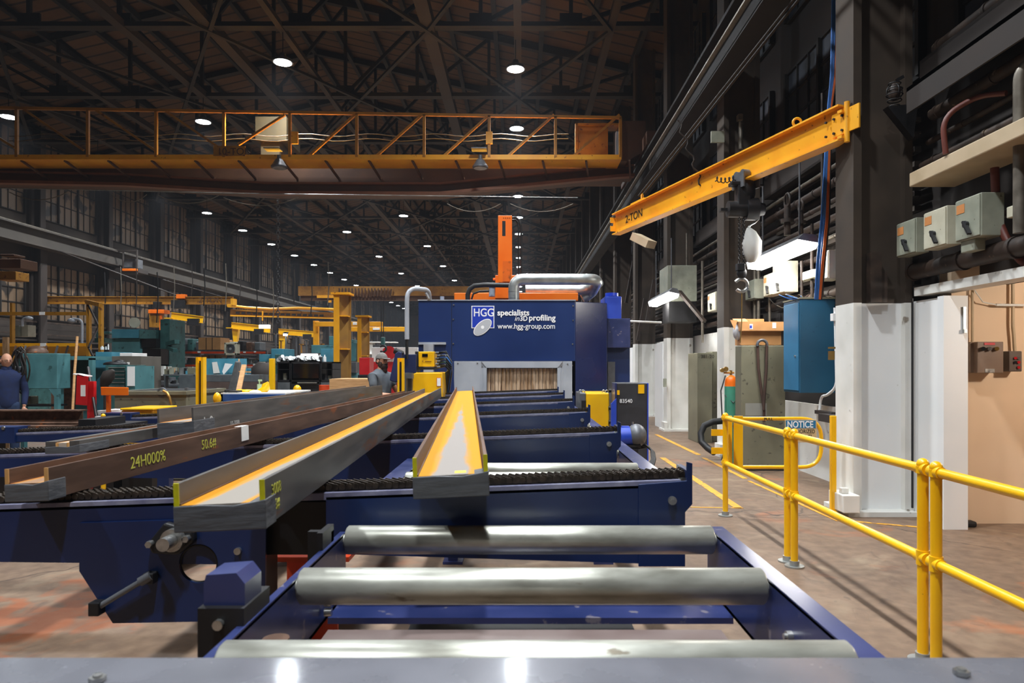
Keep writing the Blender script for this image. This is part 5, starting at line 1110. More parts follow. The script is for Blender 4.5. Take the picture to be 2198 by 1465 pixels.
# tall yellow columns with machines between
def ycol(x0, x1, y0, Y, lab):
    t = thing('gantry_column', lab, 'steel column', (W(x0, 0, Y).x, Y, 0))
    a = W(x0, y0, Y); b = W(x1, y0, Y); w = b.x-a.x
    part('flange', yelb, t, lambda m: m.box(a.x, Y, 0, a.x+w*.4, Y+.03, a.z)); part('flange', mat('worn_brown_yellow', '#7d5a2a', '#a87a2a', .6, scale=1.2), t, lambda m: m.box(a.x+w*.6, Y+.3, 0, b.x, Y+.33, a.z))
    part('web', MATS['worn_brown_yellow'], t, lambda m: m.bar((a.x+w*.2, Y+.02, a.z/2), (a.x+w*.8, Y+.3, a.z/2), .03, a.z)); part('cap', yelb, t, lambda m: m.box(a.x-.05, Y-.05, a.z, b.x+.05, Y+.38, a.z+.05))
    for z in (a.z*.3, a.z*.62, a.z*.85): part('stiffener', yelb, t, lambda m: m.box(a.x+w*.1, Y+.05, z, b.x-w*.05, Y+.28, z+.03))
    return t
ycol(716, 746, 632, 15, 'tall worn yellow steel column, nearer of the two left of the operator'); ycol(767, 788, 680, 20, 'tall worn yellow steel column, farther of the two left of the operator')
bx3('support_beam', (yelb, paper), 'yellow horizontal crane beam with white sticker, upper one left of the machine', 'steel beam', ((676, 690, 820, 700, 24, .15, 0), (757, 691, 766, 697, 23.98, .02, 1), (672, 688, 683, 742, 24.2, .15, 0)))
bx3('support_beam', (yelb, paper), 'yellow horizontal crane beam with white sticker, lower one left of the machine', 'steel beam', ((744, 701, 872, 711, 22, .15, 0), (800, 703, 815, 708, 21.98, .02, 1)))
hb = thing('hoist_hook', 'small green hoist block with hook hanging above the operator', 'hoist', W(821, 745, 21))
part('block', teald, hb, lambda m: m.pb(817, 723, 825, 740, 21, .15), bevel=.02); part('hook', blkm, hb, lambda m: m.torus(W(822, 748, 21), .1, .035, 'Y', 16, 6, arc=(-2.4, 2.6))); part('cables', blkm, hb, lambda m: m.cyl(W(819, 723, 21), W(818, 645, 21), .015, n=5).cyl(W(823, 723, 21), W(823, 645, 21), .015, n=5))
bx3('red_cabinet', (red, blkm), 'red steel cabinet with black base between the yellow column and the operator', 'cabinet', ((771, 767, 793, 804, 17, .5, 0), (768, 804, 793, 812, 17, .5, 1), (772, 812, 792, 830, 17.1, .4, 0, 0)))
bx3('white_trailer_panel', (white, red), 'white panel with a red round emblem behind the operator', 'panel', ((798, 745, 897, 776, 26, .3, 0), (800, 776, 860, 800, 26, .3, 1, 0)))
one('round_sign', red, 'dark red round emblem sign just behind the operator cap', 'sign', lambda m: m.cyl(W(835, 757, 25.9), W(835, 757, 25.8), .13*2, n=24))
bx3('background_mill', (teal, greyc), 'teal machine tool seen between the two yellow columns', 'machine tool', ((746, 735, 764, 775, 20, .8, 0), (748, 777, 764, 800, 19.5, .8, 1), (746, 800, 766, 830, 19.6, .8, 0, 0), (750, 728, 758, 735, 20, .5, 0)))
bx3('white_shelving', (whited, greyc), 'pale shelving with clutter below the lower crane beam', 'shelving', ((790, 735, 800, 760, 30, .5, 0), (800, 740, 815, 765, 30, .5, 1), (786, 733, 850, 735, 29.9, .6, 0), (786, 758, 850, 760, 29.9, .6, 0), (786, 733, 788, 790, 29.9, .6, 0, 0)))
# --- leftmost group: man's work bay
t = thing('steel_workbench', 'teal sheet steel bench with open legs next to the man in navy', 'workbench', (W(85, 0, 11.9).x, 11.9, 0))
part('top_panel', teal, t, lambda m: m.pb(47, 758, 123, 834, 11.9, .35), bevel=.01)
for x0 in (44, 116): part('leg', teal, t, lambda m: m.pb(x0, 834, x0+8, 870, 11.9, .08, z0=0).pb(x0, 834, x0+8, 870, 12.17, .08, z0=0))
part('gusset', teal, t, lambda m: [m.prism([(W(a, 834, 11.9).x, W(a, 834, 11.9).z), (W(b, 834, 11.9).x, W(b, 834, 11.9).z), (W(a, 850, 11.9).x, W(a, 850, 11.9).z)], 11.9, 11.92) for a, b in ((52, 64), (116, 104))])
part('lower_shelf', blkm, t, lambda m: m.pb(50, 868, 120, 872, 11.95, .3))
t = thing('steel_workbench', 'teal frame with rusty brown back panel beside the wooden pole', 'workbench', (W(165, 0, 12.4).x, 12.4, 0))
part('frame', teal, t, lambda m: m.pb(124, 762, 129, 900, 12.3, .1, z0=0).pb(190, 768, 198, 900, 12.3, .1, z0=0).pb(124, 764, 198, 772, 12.3, .6)); part('back_panel', rust, t, lambda m: m.pb(129, 772, 162, 880, 12.7, .05, z0=.1)); part('back_panel', mat('sooty_teal', '#243c3c', '#3b6c70', .6, scale=1.5), t, lambda m: m.pb(162, 772, 190, 880, 12.7, .05, z0=.1))
bx3('grease_cans', (olive, blkm), 'clutter of cans stored beneath the teal bench', 'can', ((50, 850, 66, 868, 12.2, .2, 0), ))
for i in range(9):
    one('hanging_hose', (rubber, riv, chainm)[i % 3], 'dark rubber hoses coiled together and hung beside the man in navy', 'hose', lambda m: m.tube([W(42+(5+1.3*i)*math.cos(a_)+4*math.sin(i*1.7)+3*math.sin(a_*3+i), 782+(26+3*i)*math.sin(a_)+i*1.5, 11.55+.02*i) for a_ in [q*2*PI/28 for q in range(29)]], .013, 6), 'hoses hung beside the man')
one('welding_hood', rust, 'rusty curved guard resting on the teal bench top', 'guard', lambda m: m.sph(W(78, 757, 12.2), (.18, .2, .13), 16, 6, z0=0.))
one('wooden_pole', wood, 'long pale wooden pole leaning upright in front of the teal frame', 'pole', lambda m: m.tube([W(156, 880, 11.6)*1, W(160, 800, 11.8), W(166, 722, 12.0)], .022, 8))
# yellow truss rack
t = thing('storage_rack', 'dull yellow pallet rack frame behind the man in navy', 'rack', (W(200, 0, 14).x, 14, 0))
for x, Y in ((188, 14), (214, 13.2)):
    part('upright', yelo, t, lambda m: m.pb(x-3, 648 if x < 200 else 653, x+3, 870, Y, .09, z0=0))
for i, (a, b) in enumerate((((190, 655), (212, 700)), ((212, 700), (190, 745)), ((190, 745), (212, 790)), ((212, 790), (190, 835)))): part('lattice', riv, t, lambda m: m.bar(W(*a, 13.9), W(*b, 13.4), .03, .03, up=(0, 1, 0)))
part('top_brace', yelo, t, lambda m: m.bar(W(186, 647, 14), W(216, 654, 13.2), .06, .08)); part('cross_brace', yelo, t, lambda m: m.bar(W(190, 802, 14), W(213, 803, 13.2), .04, .04))
part('upright', yelo, t, lambda m: m.pb(21, 650, 26, 740, 16, .1, z0=0).pb(186, 650, 187, 655, 16, .1))
part('cross_beam', yelo, t, lambda m: m.pb(-30, 669, 187, 676, 14.1, .08)); part('cross_beam', yelb, t, lambda m: m.pb(-30, 736, 187, 743, 14.1, .08)); part('load_panel', yelo, t, lambda m: m.pb(-30, 743, 187, 763, 14.4, .05))
part('load_sign', paper, t, lambda m: m.pb(84, 669, 95, 675.5, 14.08, .02).pb(86, 736, 98, 743, 14.08, .02))
one('brown_plank', woodd, 'short upright grey brown plank behind the man in navy', 'plank', lambda m: m.pb(5, 723, 16, 758, 12.8, .05, z0=0))
for i in range(2):
    x = (48, 152)[i]; one('gooseneck_lamp', grey, ['unlit grey gooseneck lamp over the rack, left one', 'unlit grey gooseneck lamp over the rack, right one'][i], 'lamp', lambda m: m.tube(arc([W(x+24, 745, 16), W(x+24, 686, 16), W(x+4, 684, 16)]), .03, 8).sph(W(x+2, 688, 16), (.1, .08, .06), 10, 6) if i else m.tube(arc([W(x, 700, 16), W(x, 684, 16), W(x+12, 681, 16)]), .03, 8).sph(W(x+14, 683, 16), (.09, .08, .05), 10, 6))
bx3('wall_box', (boxg,), 'pale green box mounted behind the yellow rack, left one of two at the far left', 'box', ((29, 698, 41, 722, 18, .3),))
bx3('wall_box', (boxw,), 'cream box mounted behind the yellow rack, right one of two at the far left', 'box', ((46, 697, 60, 722, 18, .3),))
# red cabinet with post
t = thing('red_cabinet', 'bright red tilted cabinet on a red post, left of the orange tray', 'cabinet', (W(190, 0, 8.9).x, 8.9, 0))
part('box', red, t, lambda m: m.add([W(165, 802, 8.9), W(190, 808, 8.9), W(187, 870, 8.9), W(162, 868, 8.9), W(165, 802, 9.05), W(190, 808, 9.05), W(187, 870, 9.05), W(162, 868, 9.05)], [(0, 3, 2, 1), (4, 5, 6, 7), (0, 1, 5, 4), (1, 2, 6, 5), (2, 3, 7, 6), (3, 0, 4, 7)]), bevel=.005)
part('lid', paper, t, lambda m: m.bar(W(165, 802, 8.98), W(190, 807, 8.98), .16, .012)); part('post', red, t, lambda m: m.pb(187, 818, 201, 900, 9., .06, z0=0))
lb = part('white_label', paper, t, lambda m: m.pb(173, 826, 183, 850, 8.895, .006))
one('leaning_rod', blkm, 'dark thin steel rod leaning on the red cabinet post', 'rod', lambda m: m.cyl(W(189, 788, 9.3), W(209, 905, 8.8), .02, n=8))
# tool chest, grey cabinet etc
t = thing('tool_chest', 'dark teal drawer chest with silver handles behind the orange tray', 'tool chest', (W(250, 0, 11.6).x, 11.6, 0))
part('body', teald, t, lambda m: m.pb(226, 783, 272, 845, 11.6, .6, z0=.1), bevel=.008); part('door', teal, t, lambda m: m.pb(271, 785, 290, 840, 11.5, .6, z0=.2))
for i in range(6):
    d = part('drawer', teald, t, lambda m: m.pb(229, 787+8*i, 268, 794+8*i, 11.585, .02), bevel=.003); part('handle', galv, d, lambda m: m.pb(232, 787.5+8*i, 267, 789+8*i, 11.565, .02))
one('check_sheet', paper, 'white printed check sheet hung on the teal chest door', 'paper', lambda m: m.pb(273, 786, 289, 828, 11.48, .008)); 
one('work_glove', blkm, 'crumpled dark cloth lying on top of the drawer chest', 'cloth', lambda m: m.sph(W(248, 781, 11.8), (.2, .15, .05), 12, 6, z0=-.3).sph(W(256, 779, 11.8), (.1, .1, .06), 10, 6))
bx3('grey_cabinet', (mat('grey_brown_enamel', '#5f5a52', '#6c675e', .5, scale=3), paper), 'large grey brown cabinet with small white notes behind the drawer chest', 'cabinet', ((240, 764, 303, 850, 12.6, .7, 0, 0), (257, 757, 284, 764, 12.6, .5, 1), (272, 777, 278, 782, 12.59, .01, 1)))
one('seat_back', riv, 'blurred brown curved chair back in front of the drawer chest', 'chair', lambda m: m.tube([W(222, 830, 10.9), W(227, 816, 10.9), W(234, 804, 10.9), W(243, 794, 10.9)], [.05, .09, .1, .03], 10).cyl(W(228, 828, 10.9), (W(228, 828, 10.9).x, 10.9, 0), .04, n=8))
bx3('machine_cabinet', (skyb, scrn), 'light blue upright machine cabinet right behind the yellow rack upright', 'cabinet', ((205, 755, 240, 870, 13.0, .7, 0, 0), (230, 768, 238, 770, 12.99, .01, 1)))
one('orange_tray', orange, 'bright orange steel tray sticking out in front of the drawer chest', 'tray', lambda m: m.add([W(216, 830, 8.6), W(276, 831, 8.6), W(276, 848, 8.6), W(217, 848, 8.6), W(216, 830, 9.1), W(276, 831, 9.1), W(276, 848, 9.1), W(217, 848, 9.1)], [(0, 3, 2, 1), (4, 5, 6, 7), (1, 2, 6, 5), (2, 3, 7, 6), (3, 0, 4, 7), (0, 1, 5, 4)]).cyl(W(233, 848, 8.8), (W(233, 848, 8.8).x, 8.8, 0), .03, n=8), bevel=.006)
t = thing('steel_tank', 'grey green riveted steel tub behind the yellow lidded bin', 'tank', (W(320, 0, 9.6).x, 9.8, 0))
z1 = W(0, 845, 9.6).z
part('tub', olive, t, lambda m: m.prism([(W(247, 0, 9.6).x, 0.02), (W(393, 0, 9.6).x, .02), (W(400, 0, 9.6).x, z1), (W(246, 0, 9.6).x, z1)], 9.6, 10.8)); part('rim', olive, t, lambda m: m.box(W(240, 0, 9.6).x, 9.55, z1-.01, W(403, 0, 9.6).x, 10.85, z1+.04)); part('opening', blkm, t, lambda m: m.box(W(262, 0, 9.6).x, 9.75, z1+.03, W(390, 0, 9.6).x, 10.7, z1+.045)); part('tow_eye', greyc, t, lambda m: m.torus(W(348, 842, 9.6), .06, .015, 'Y', 14, 6).pb(396, 832, 402, 848, 9.7, .05))
one('brass_hose', brass, 'short tan hose arching over the rim of the grey green tub', 'hose', lambda m: m.tube([W(350, 838, 9.5), W(358, 842, 9.5), W(364, 852, 9.5), W(368, 868, 9.5)], .018, 7))
t = thing('plastic_bin', 'yellow plastic bin with flanged lid standing behind the left chain conveyor', 'bin', (W(294, 0, 8.6).x, 8.7, 0))
part('tub', yel, t, lambda m: m.prism([(W(262, 0, 8.6).x, .3), (W(326, 0, 8.6).x, .3), (W(328, 0, 8.6).x, W(0, 880, 8.6).z), (W(259, 0, 8.6).x, W(0, 880, 8.6).z)], 8.6, 9.1), bevel=.02); part('rim', yel, t, lambda m: m.pb(257, 875.5, 329, 880, 8.55, .6), bevel=.01); part('base', blkm, t, lambda m: m.pb(262, 900, 326, 905, 8.65, .4, z0=0))
one('yellow_floor_post', yel, 'small round topped yellow post in front of the white papers at left', 'post', lambda m: m.cyl((W(222, 0, 8.2).x, 8.2, 0), W(222, 892, 8.2), .028, n=16).sph(W(222, 892, 8.2), .028, 12, 8))
one('paper_stack', paper, 'loose white sheets lying on a low rack beside the red post', 'paper', lambda m: m.pb(206, 881, 240, 890, 8.9, .4).pb(204, 893, 238, 896, 8.7, .4)); one('low_rack', blkm, 'low black rack carrying the loose white sheets', 'rack', lambda m: m.pb(200, 897, 244, 900, 8.6, .6, z0=0))
# vertical boring mill
t = thing('vertical_mill', 'big teal vertical boring mill left of the light curtain post', 'machine tool', (W(300, 0, 17).x, 17, 0))
part('head_cover', skyb, t, lambda m: m.pb(240, 706, 298, 725, 17, 1.2)); part('head_cover', teald, t, lambda m: m.prismz([(W(299, 0, 17).x, 17), (W(335, 0, 17.2).x, 17.2), (W(335, 0, 17.2).x, 18.2), (W(299, 0, 17).x, 18.2)], W(0, 726, 17).z, W(0, 707, 17).z))
part('enclosure', teal, t, lambda m: m.pb(240, 726, 300, 760, 17.1, 1.2)); part('dark_window', blkm, t, lambda m: m.pb(304, 726, 335, 745, 17.1, .8).pb(300, 748, 345, 782, 16.9, .8)); part('column', teald, t, lambda m: m.pb(344, 685, 364, 790, 17.3, .8, z0=0)); part('panel', teal, t, lambda m: m.pb(290, 748, 301, 762, 16.8, .3))  # the black pieces are plain boxes on the mill front
part('base', blkm, t, lambda m: m.pb(300, 784, 346, 840, 17, 1., z0=0)); part('base', teald, t, lambda m: m.pb(360, 805, 420, 850, 15.5, 1., z0=0)); part('table', greyc, t, lambda m: m.pb(305, 818, 352, 826, 15.4, .8)); part('coolant_splash_guard', whited, t, lambda m: m.pb(333, 785, 351, 806, 15.6, .1).pb(355, 786, 364, 806, 15.7, .1)); part('arm', teald, t, lambda m: m.bar(W(360, 738, 16.8), W(380, 733, 16.6), .12, .1).bar(W(362, 745, 16.8), W(376, 752, 16.5), .1, .08))
for i in range(10):
    x = 362+7*i; y = 800+9*random.random(); one('machined_part', (bolt, greyc, blkm)[i % 3], 'small machined steel parts scattered on the mill table', 'machine part', lambda m: m.cyl(W(x, y+18, 14.8), W(x, y+8, 14.8), .05+.04*random.random(), n=10), 'parts on the mill table')
one('mill_bench', greyc, 'grey bench under the scattered machined parts', 'bench', lambda m: m.pb(352, 824, 440, 829, 14.5, .6).pb(356, 829, 362, 840, 14.6, .4, z0=0).pb(430, 829, 436, 840, 14.6, .4, z0=0))
one('satellite_disc', boxw, 'pale round disc standing above the teal mill head', 'disc', lambda m: m.cyl(W(288, 692, 17.4), W(289, 692, 17.35), .13, n=28))
bx3('background_mill', (teal, teald), 'small teal machine head left of the boring mill', 'machine tool', ((205, 711, 235, 716, 19, .6, 0), (203, 725, 225, 735, 19, .6, 1), (206, 716, 210, 725, 19, .3, 0)))
for i_, (a_, b_, c_, d_) in enumerate(((216, 742, 223, 750), (226, 743, 229, 750), (231, 738, 234, 750))):
    one('coolant_bottle', paper, ['squat white bottle standing left of the boring mill', 'short slim white bottle standing left of the boring mill', 'tall slim white bottle nearest to the boring mill'][i_], 'bottle', lambda m: m.cyl(W((a_+c_)/2, d_, 13.1), W((a_+c_)/2, b_+2, 13.1), (c_-a_)*.5*13.1/F, n=12).cyl(W((a_+c_)/2, b_+2, 13.1), W((a_+c_)/2, b_, 13.1), .01, n=8))
# red rack with cartons
t = thing('storage_rack', 'red beam pallet rack holding cartons behind the light curtain post', 'rack', (W(470, 0, 19).x, 19, 0))
part('shelf_beam', redor, t, lambda m: m.pb(380, 754, 570, 758.5, 19, .1)); part('shelf_beam', redor, t, lambda m: m.pb(380, 782, 568, 786, 19, .1)); part('upright', greyc, t, lambda m: m.pb(378, 752, 381, 830, 19, .1, z0=0).pb(570, 752, 573, 830, 19, .1, z0=0)); part('shelf_deck', slate, t, lambda m: m.pb(380, 752, 571, 754, 19, 1.).pb(380, 780, 571, 782, 19, 1.))
part('label', paper, t, lambda m: m.pb(424, 753, 430, 757, 18.98, .02).pb(522, 754, 527, 757, 18.98, .02).pb(545, 753, 549, 756, 18.98, .02).pb(543, 780, 547, 784, 18.98, .02))
for r, l in (((426, 724, 473, 750, 19.2, .6), 'large strapped carton on the top deck of the red rack'), ((432, 762, 467, 779, 19.2, .6), 'flat carton on the lower deck of the red rack')):
    b = thing('cardboard_box', l, 'box', W((r[0]+r[2])/2, r[3], r[4])); part('carton', card, b, lambda m: m.pb(*r)); part('strap', blkm, b, lambda m: m.pb(r[0]+16, r[1], r[0]+17, r[3], r[4]-.01, .01).pb(r[0]+37-8, r[1], r[0]+38-8, r[3], r[4]-.01, .01))
cl5 = [white, skyb, redor, slate, card, teal, galv, boxw, red, olive]
for i in range(9):
    x = 480+10*i; h_ = 6+9*random.random(); one('stored_tin', cl5[i], ['white', 'light blue', 'red orange', 'slate grey', 'brown', 'teal', 'silver', 'cream', 'red'][i]+' tin standing on the lower deck of the red rack', 'tin', lambda m: m.cyl(W(x, 780, 19.3), W(x, 780-h_, 19.3), .055, n=12))
for i, (x, h_) in enumerate(((392, 12), (402, 15), (545, 10), (556, 12), (385, 16))):
    one('stored_bundle', (white, greyc, slate, boxw, galv)[i], ['white sack', 'grey steel bundle', 'slate coloured bundle', 'cream coloured sack', 'bright steel bundle'][i]+' stowed in the red rack', 'bundle', lambda m: m.pb(x, 782-h_, x+8, 782, 19.2, .3), bevel=.02)
# box fan
t = thing('box_fan', 'white framed box fan standing on the red rack', 'fan', W(494, 762, 16.5))
part('frame', boxw, t, lambda m: m.pb(481, 735, 508, 739, 16.5, .2).pb(481, 757, 508, 762, 16.5, .2).pb(481, 735, 485, 762, 16.5, .2).pb(503, 735, 508, 762, 16.5, .2), bevel=.01)
part('guard', greyc, t, lambda m: [m.torus(W(494.5, 748, 16.48), .022*i, .004, 'Y', 18, 4) for i in range(1, 6)] and m.cyl(W(494.5, 748, 16.6), W(494.5, 748, 16.65), .115, n=20)); part('hub', galv, t, lambda m: m.cyl(W(494.5, 748, 16.47), W(494.5, 748, 16.5), .03, n=14))
one('fan_stand', greyc, 'grey post carrying the white box fan', 'stand', lambda m: m.pb(490, 762, 498, 775, 16.55, .1, z0=0))
# teal panel, stack of steel, table
t = thing('machine_guard', 'light blue sheet guard with papers pinned to it, right of the light curtain post', 'guard', (W(475, 0, 12.5).x, 12.5, 0))
part('sheet', skyb, t, lambda m: m.pb(440, 769, 511, 804, 12.5, .4)); part('sheet', skyb, t, lambda m: m.pb(514, 790, 552, 812, 13, .3)); part('leg', slate, t, lambda m: m.pb(442, 804, 446, 815, 12.6, .1, z0=0).pb(505, 804, 509, 815, 12.6, .1, z0=0)); part('binder', whited, t, lambda m: m.add([W(455, 777, 12.45), W(466, 776, 12.45), W(472, 800, 12.45), W(458, 801, 12.45), W(455, 777, 12.49), W(466, 776, 12.49), W(472, 800, 12.49), W(458, 801, 12.49)], [(0, 3, 2, 1), (4, 5, 6, 7), (0, 1, 5, 4), (1, 2, 6, 5), (2, 3, 7, 6), (3, 0, 4, 7)]))
part('paper', paper, t, lambda m: m.add([W(483, 779, 12.4), W(500, 781, 12.4), W(480, 804, 12.4), W(477, 797, 12.4), W(483, 779, 12.43), W(500, 781, 12.43), W(480, 804, 12.43), W(477, 797, 12.43)], [(0, 3, 2, 1), (4, 5, 6, 7), (0, 1, 5, 4), (1, 2, 6, 5), (2, 3, 7, 6), (3, 0, 4, 7)]))
for i in range(4):
    one('steel_slab', (slate, brownst, brownst, brownst)[i], ['slate grey slab, topmost of the steel stack right of the light curtain post', 'brown slab lying second in the steel stack', 'brown slab lying third in the steel stack', 'brown slab at the bottom of the steel stack'][i], 'steel slab', lambda m: m.pb(436, 804+15*i, 556, 818.5+15*i, 11.9, .9, 0, 0 if i == 3 else None))
bx3('slate_bench', (slate, olive), 'slate grey low cabinets left of the light curtain post', 'cabinet', ((384, 803, 420, 836, 12.6, .7, 0, 0), (402, 788, 420, 803, 12.7, .5, 1), (415, 800, 419, 808, 12.6, .02, 1)))
one('hanging_tarp', mat('grey_tarpaulin', '#4c4d4e', '#5e5f60', .7, scale=10), 'grey tarpaulin draped upright left of the wooden level', 'tarpaulin', lambda m: m.prism([(W(504, 774, 11).x, W(504, 774, 11).z), (W(512, 776, 11).x, W(512, 776, 11).z), (W(511, 840, 11).x, W(511, 840, 11).z), (W(488, 838, 11).x, W(488, 838, 11).z)], 11, 11.12), bevel=.02)
one('wooden_level', wood, 'pale wooden straight edge leaning over the blue work table', 'straight edge', lambda m: m.bar(W(512, 838, 10.6), W(524, 783, 10.9), .07, .03))
one('t_square', wood, 'thin wooden stick upright behind the leaning straight edge', 'stick', lambda m: m.bar(W(513, 835, 11), W(513, 770, 11.1), .02, .02).bar(W(513, 797, 11.0), W(538, 798, 11.0), .02, .02))
t = thing('work_table', 'blue framed work table with white papers and yellow gloves on it', 'table', (W(540, 0, 10).x, 10, 0))
a = W(480, 845, 10); b = W(617, 845, 10)
part('tabletop', whited, t, lambda m: m.box(a.x, 9.9, a.z-.0, b.x, 11.1, a.z+.02)); part('apron', mat('blue_table_paint', '#123f80', '#1a4c92', .45), t, lambda m: m.box(a.x, 9.88, a.z-.10, b.x, 9.92, a.z).box(a.x, 9.88, a.z-.10, a.x+.04, 11.1, a.z))
for x in (a.x+.02, b.x-.1): part('leg', MATS['blue_table_paint'], t, lambda m: m.box(x, 9.92, 0, x+.08, 10, a.z).box(x, 11, 0, x+.08, 11.08, a.z))
bx3('vise_block', (blkm,), 'small black vise block on the left corner of the blue work table', 'vise', ((481, 836, 486, 844.5, 9.97, .2),))
bx3('tool_case', (blkm,), 'flat black case lying on the left half of the blue work table', 'case', ((489, 838, 510, 844.5, 9.97, .3),))
for i, (x, y, w_) in enumerate(((530, 838, 14), (560, 836, 8))):
    one('yellow_glove', yel, ['flat yellow glove in the middle of the blue work table', 'upright yellow glove on the right half of the blue work table'][i], 'glove', (lambda m: m.sph(W(x, y+2, 10.2), (.13, .08, .035), 14, 8).sph(W(x-14, y+1, 10.2), (.08, .06, .03), 10, 6).sph(W(x+13, y+2, 10.15), (.07, .05, .03), 10, 6)) if i == 0 else (lambda m: m.tube([W(555, 840, 10.2), W(565, 838, 10.2), W(573, 832, 10.2), W(575, 822, 10.2)], [.035, .06, .05, .02], 12).tube([W(563, 838, 10.2), W(568, 826, 10.2), W(576, 820, 10.2)], [.03, .035, .015], 10)))
one('spray_bottle', mat('pale_green_plastic', '#9fb38a', '#b4c79c', .4), 'pale green spray bottle behind the yellow glove', 'bottle', lambda m: m.cyl(W(557, 838, 10.6), W(557, 824, 10.6), .035, n=14).cyl(W(557, 824, 10.6), W(557, 815, 10.6), .012, n=8).pb(554, 814, 561, 818, 10.58, .03))
one('yellow_hook', yel, 'small yellow tip at the left foot of the blue work table', 'hook', lambda m: m.sph(W(466, 855, 9.8), (.06, .05, .09), 10, 7))
one('crumpled_paper', paper, 'crumpled white papers next to the yellow gloves', 'paper', lambda m: m.sph(W(548, 841, 10.0), (.09, .08, .03), 9, 6).pb(565, 843.5, 600, 845, 10.0, .7))
one('brown_bin_bag', riv, 'large dark brown rounded bag hanging beside the black tool cabinets', 'bag', lambda m: m.tube([W(566, 778, 12.5), W(564, 790, 12.5), W(565, 812, 12.5), W(570, 828, 12.5)], [.1, .2, .22, .1], 14))
bx3('yellow_guard_post', (yel,), 'yellow post beside the black tool cabinets', 'post', ((577, 769, 587, 850, 12, .1, 0, 0),))
bx3('background_lathe', (skyb, teald, greyc), 'light blue and teal lathe behind the yellow post', 'machine tool', ((582, 748, 608, 780, 16, .8, 0, 0), (556, 760, 582, 776, 16.2, .6, 0), (590, 760, 600, 780, 15.8, .5, 1, 0), (597, 765, 612, 776, 15.6, .4, 2)))
# black tool cabinets
for (x0, x1, lab) in ((595, 623, 'narrow black shelf cabinet with paint tins'), (624, 687, 'wide black tool cabinet with a dark glossy door'), (688, 714, 'narrow black shelf unit just left of the yellow column')):
    t = thing('tool_cabinet', lab, 'tool cabinet', (W((x0+x1)/2, 0, 13).x, 13.2, 0))
    part('carcass', blkm, t, lambda m: m.pb(x0, 776, x0+2, 900, 13, .6, z0=0).pb(x1-2, 776, x1, 900, 13, .6, z0=0).pb(x0, 776, x1, 779, 13, .6).pb(x0, 815, x1, 819, 13, .6).pb(x0, 779, x1, 900, 13.5, .1, z0=0))
    if x1-x0 > 40: part('door', scrn, t, lambda m: m.pb(628, 779, 685, 812, 12.97, .04), bevel=.01); part('handle', galv, t, lambda m: m.pb(638, 820, 680, 822, 12.95, .03)); part('drawer', blkm, t, lambda m: m.pb(626, 823, 685, 850, 13, .5, z0=0))
    else: part('shelf', blkm, t, lambda m: m.pb(x0, 792, x1, 793, 13, .5)); part('drawer', slate, t, lambda m: m.pb(x0+1, 820, x1-1, 850, 12.98, .5, z0=0))
for i, (x, h_) in enumerate(((600, 8), (612, 14), (700, 12), (708, 9))):
    one('paint_tin', (galv, boxw, greyc, boxg)[i], ['silver tin in the narrow paint cabinet', 'tall cream tin in the narrow paint cabinet', 'grey motor part in the black shelf unit', 'small green grey tin in the black shelf unit'][i], 'tin', lambda m: m.cyl(W(x, 814.5, 13.2), W(x, 814.5-h_, 13.2), .04, n=12))
one('yellow_hard_hat', yel, 'yellow rounded bucket lying in front of the wide black tool cabinet', 'bucket', lambda m: m.sph(W(638, 836, 12.6), (.075, .07, .09), 14, 9))
for i in range(22):
    x = 598+4.3*i; h_ = 4+9*random.random()
    one('fitting', (galv, greyc, bolt, white)[i % 4], 'small metal fittings crowded on top of the black tool cabinets', 'fitting', lambda m: m.cyl(W(x, 776, 13.1+.3*random.random()), W(x, 776-h_, 13.1), .03+.02*random.random(), n=10), 'fittings on the black tool cabinets')
for i in range(2): one('spray_can', paper, ['white spray can beside the yellow column, left one', 'white spray can beside the yellow column, right one'][i], 'spray can', lambda m: m.cyl(W(687+10*i, 776, 13.2), W(687+10*i, 765, 13.2), .03, n=12).cyl(W(687+10*i, 765, 13.2), W(687+10*i, 761, 13.2), .012, n=8))
for k, (x0, x1, y, Y) in enumerate(((556, 577, 697, 26), (646, 678, 759, 15.5), (608, 614, 716, 26), (488, 493, 730, 26))):
    t = thing('tube_light_fixture', ['bright tube light under the tapered yellow jib in the background', 'bright tube light above the black tool cabinets', 'tiny bright lamp beside the tapered yellow jib post', 'tiny bright lamp just above the box fan'][k], 'light fixture', W((x0+x1)/2, y, Y))
    part('diffuser', fluos, t, lambda m: m.pb(x0, y, x1, y+(4 if k in (1, 2) else 7), Y, .15)); part('hood', greyc, t, lambda m: m.pb(x0-1, y-2, x1+1, y, Y-.02, .2))
one('desk_lamp_base', blkm, 'black domed machine below the bright tube light on the tool cabinets', 'machine', lambda m: m.sph(W(662, 776, 13.3), (.16, .12, .09), 14, 6, z0=0.))
bx3('background_mill', (teal, skyb), 'pale teal machine tools behind the black tool cabinets', 'machine tool', ((668, 740, 714, 758, 17, .8, 0), (688, 748, 714, 776, 16.6, .8, 1, 0), (706, 721, 716, 740, 17.2, .6, 0), (716, 750, 728, 776, 17.5, .8, 0, 0)))
for i in range(26):   # distant clutter silhouettes along the left wall
    x = 10+i*29; Y = min(24+5*random.random(), 18.6*F/(CX-x)-1.3); h_ = 15+35*random.random(); w_ = 10+14*random.random()
    one('stored_crate', (slate, teald, rust, brownst, olive)[i % 5], 'dim crates and cabinets lined up along the foot of the left wall', 'crate', lambda m: m.pb(x, 800-h_*.8, x+w_, 820, Y, 1.2, 0, 0), 'dim crates along the left wall', bevel=.03)
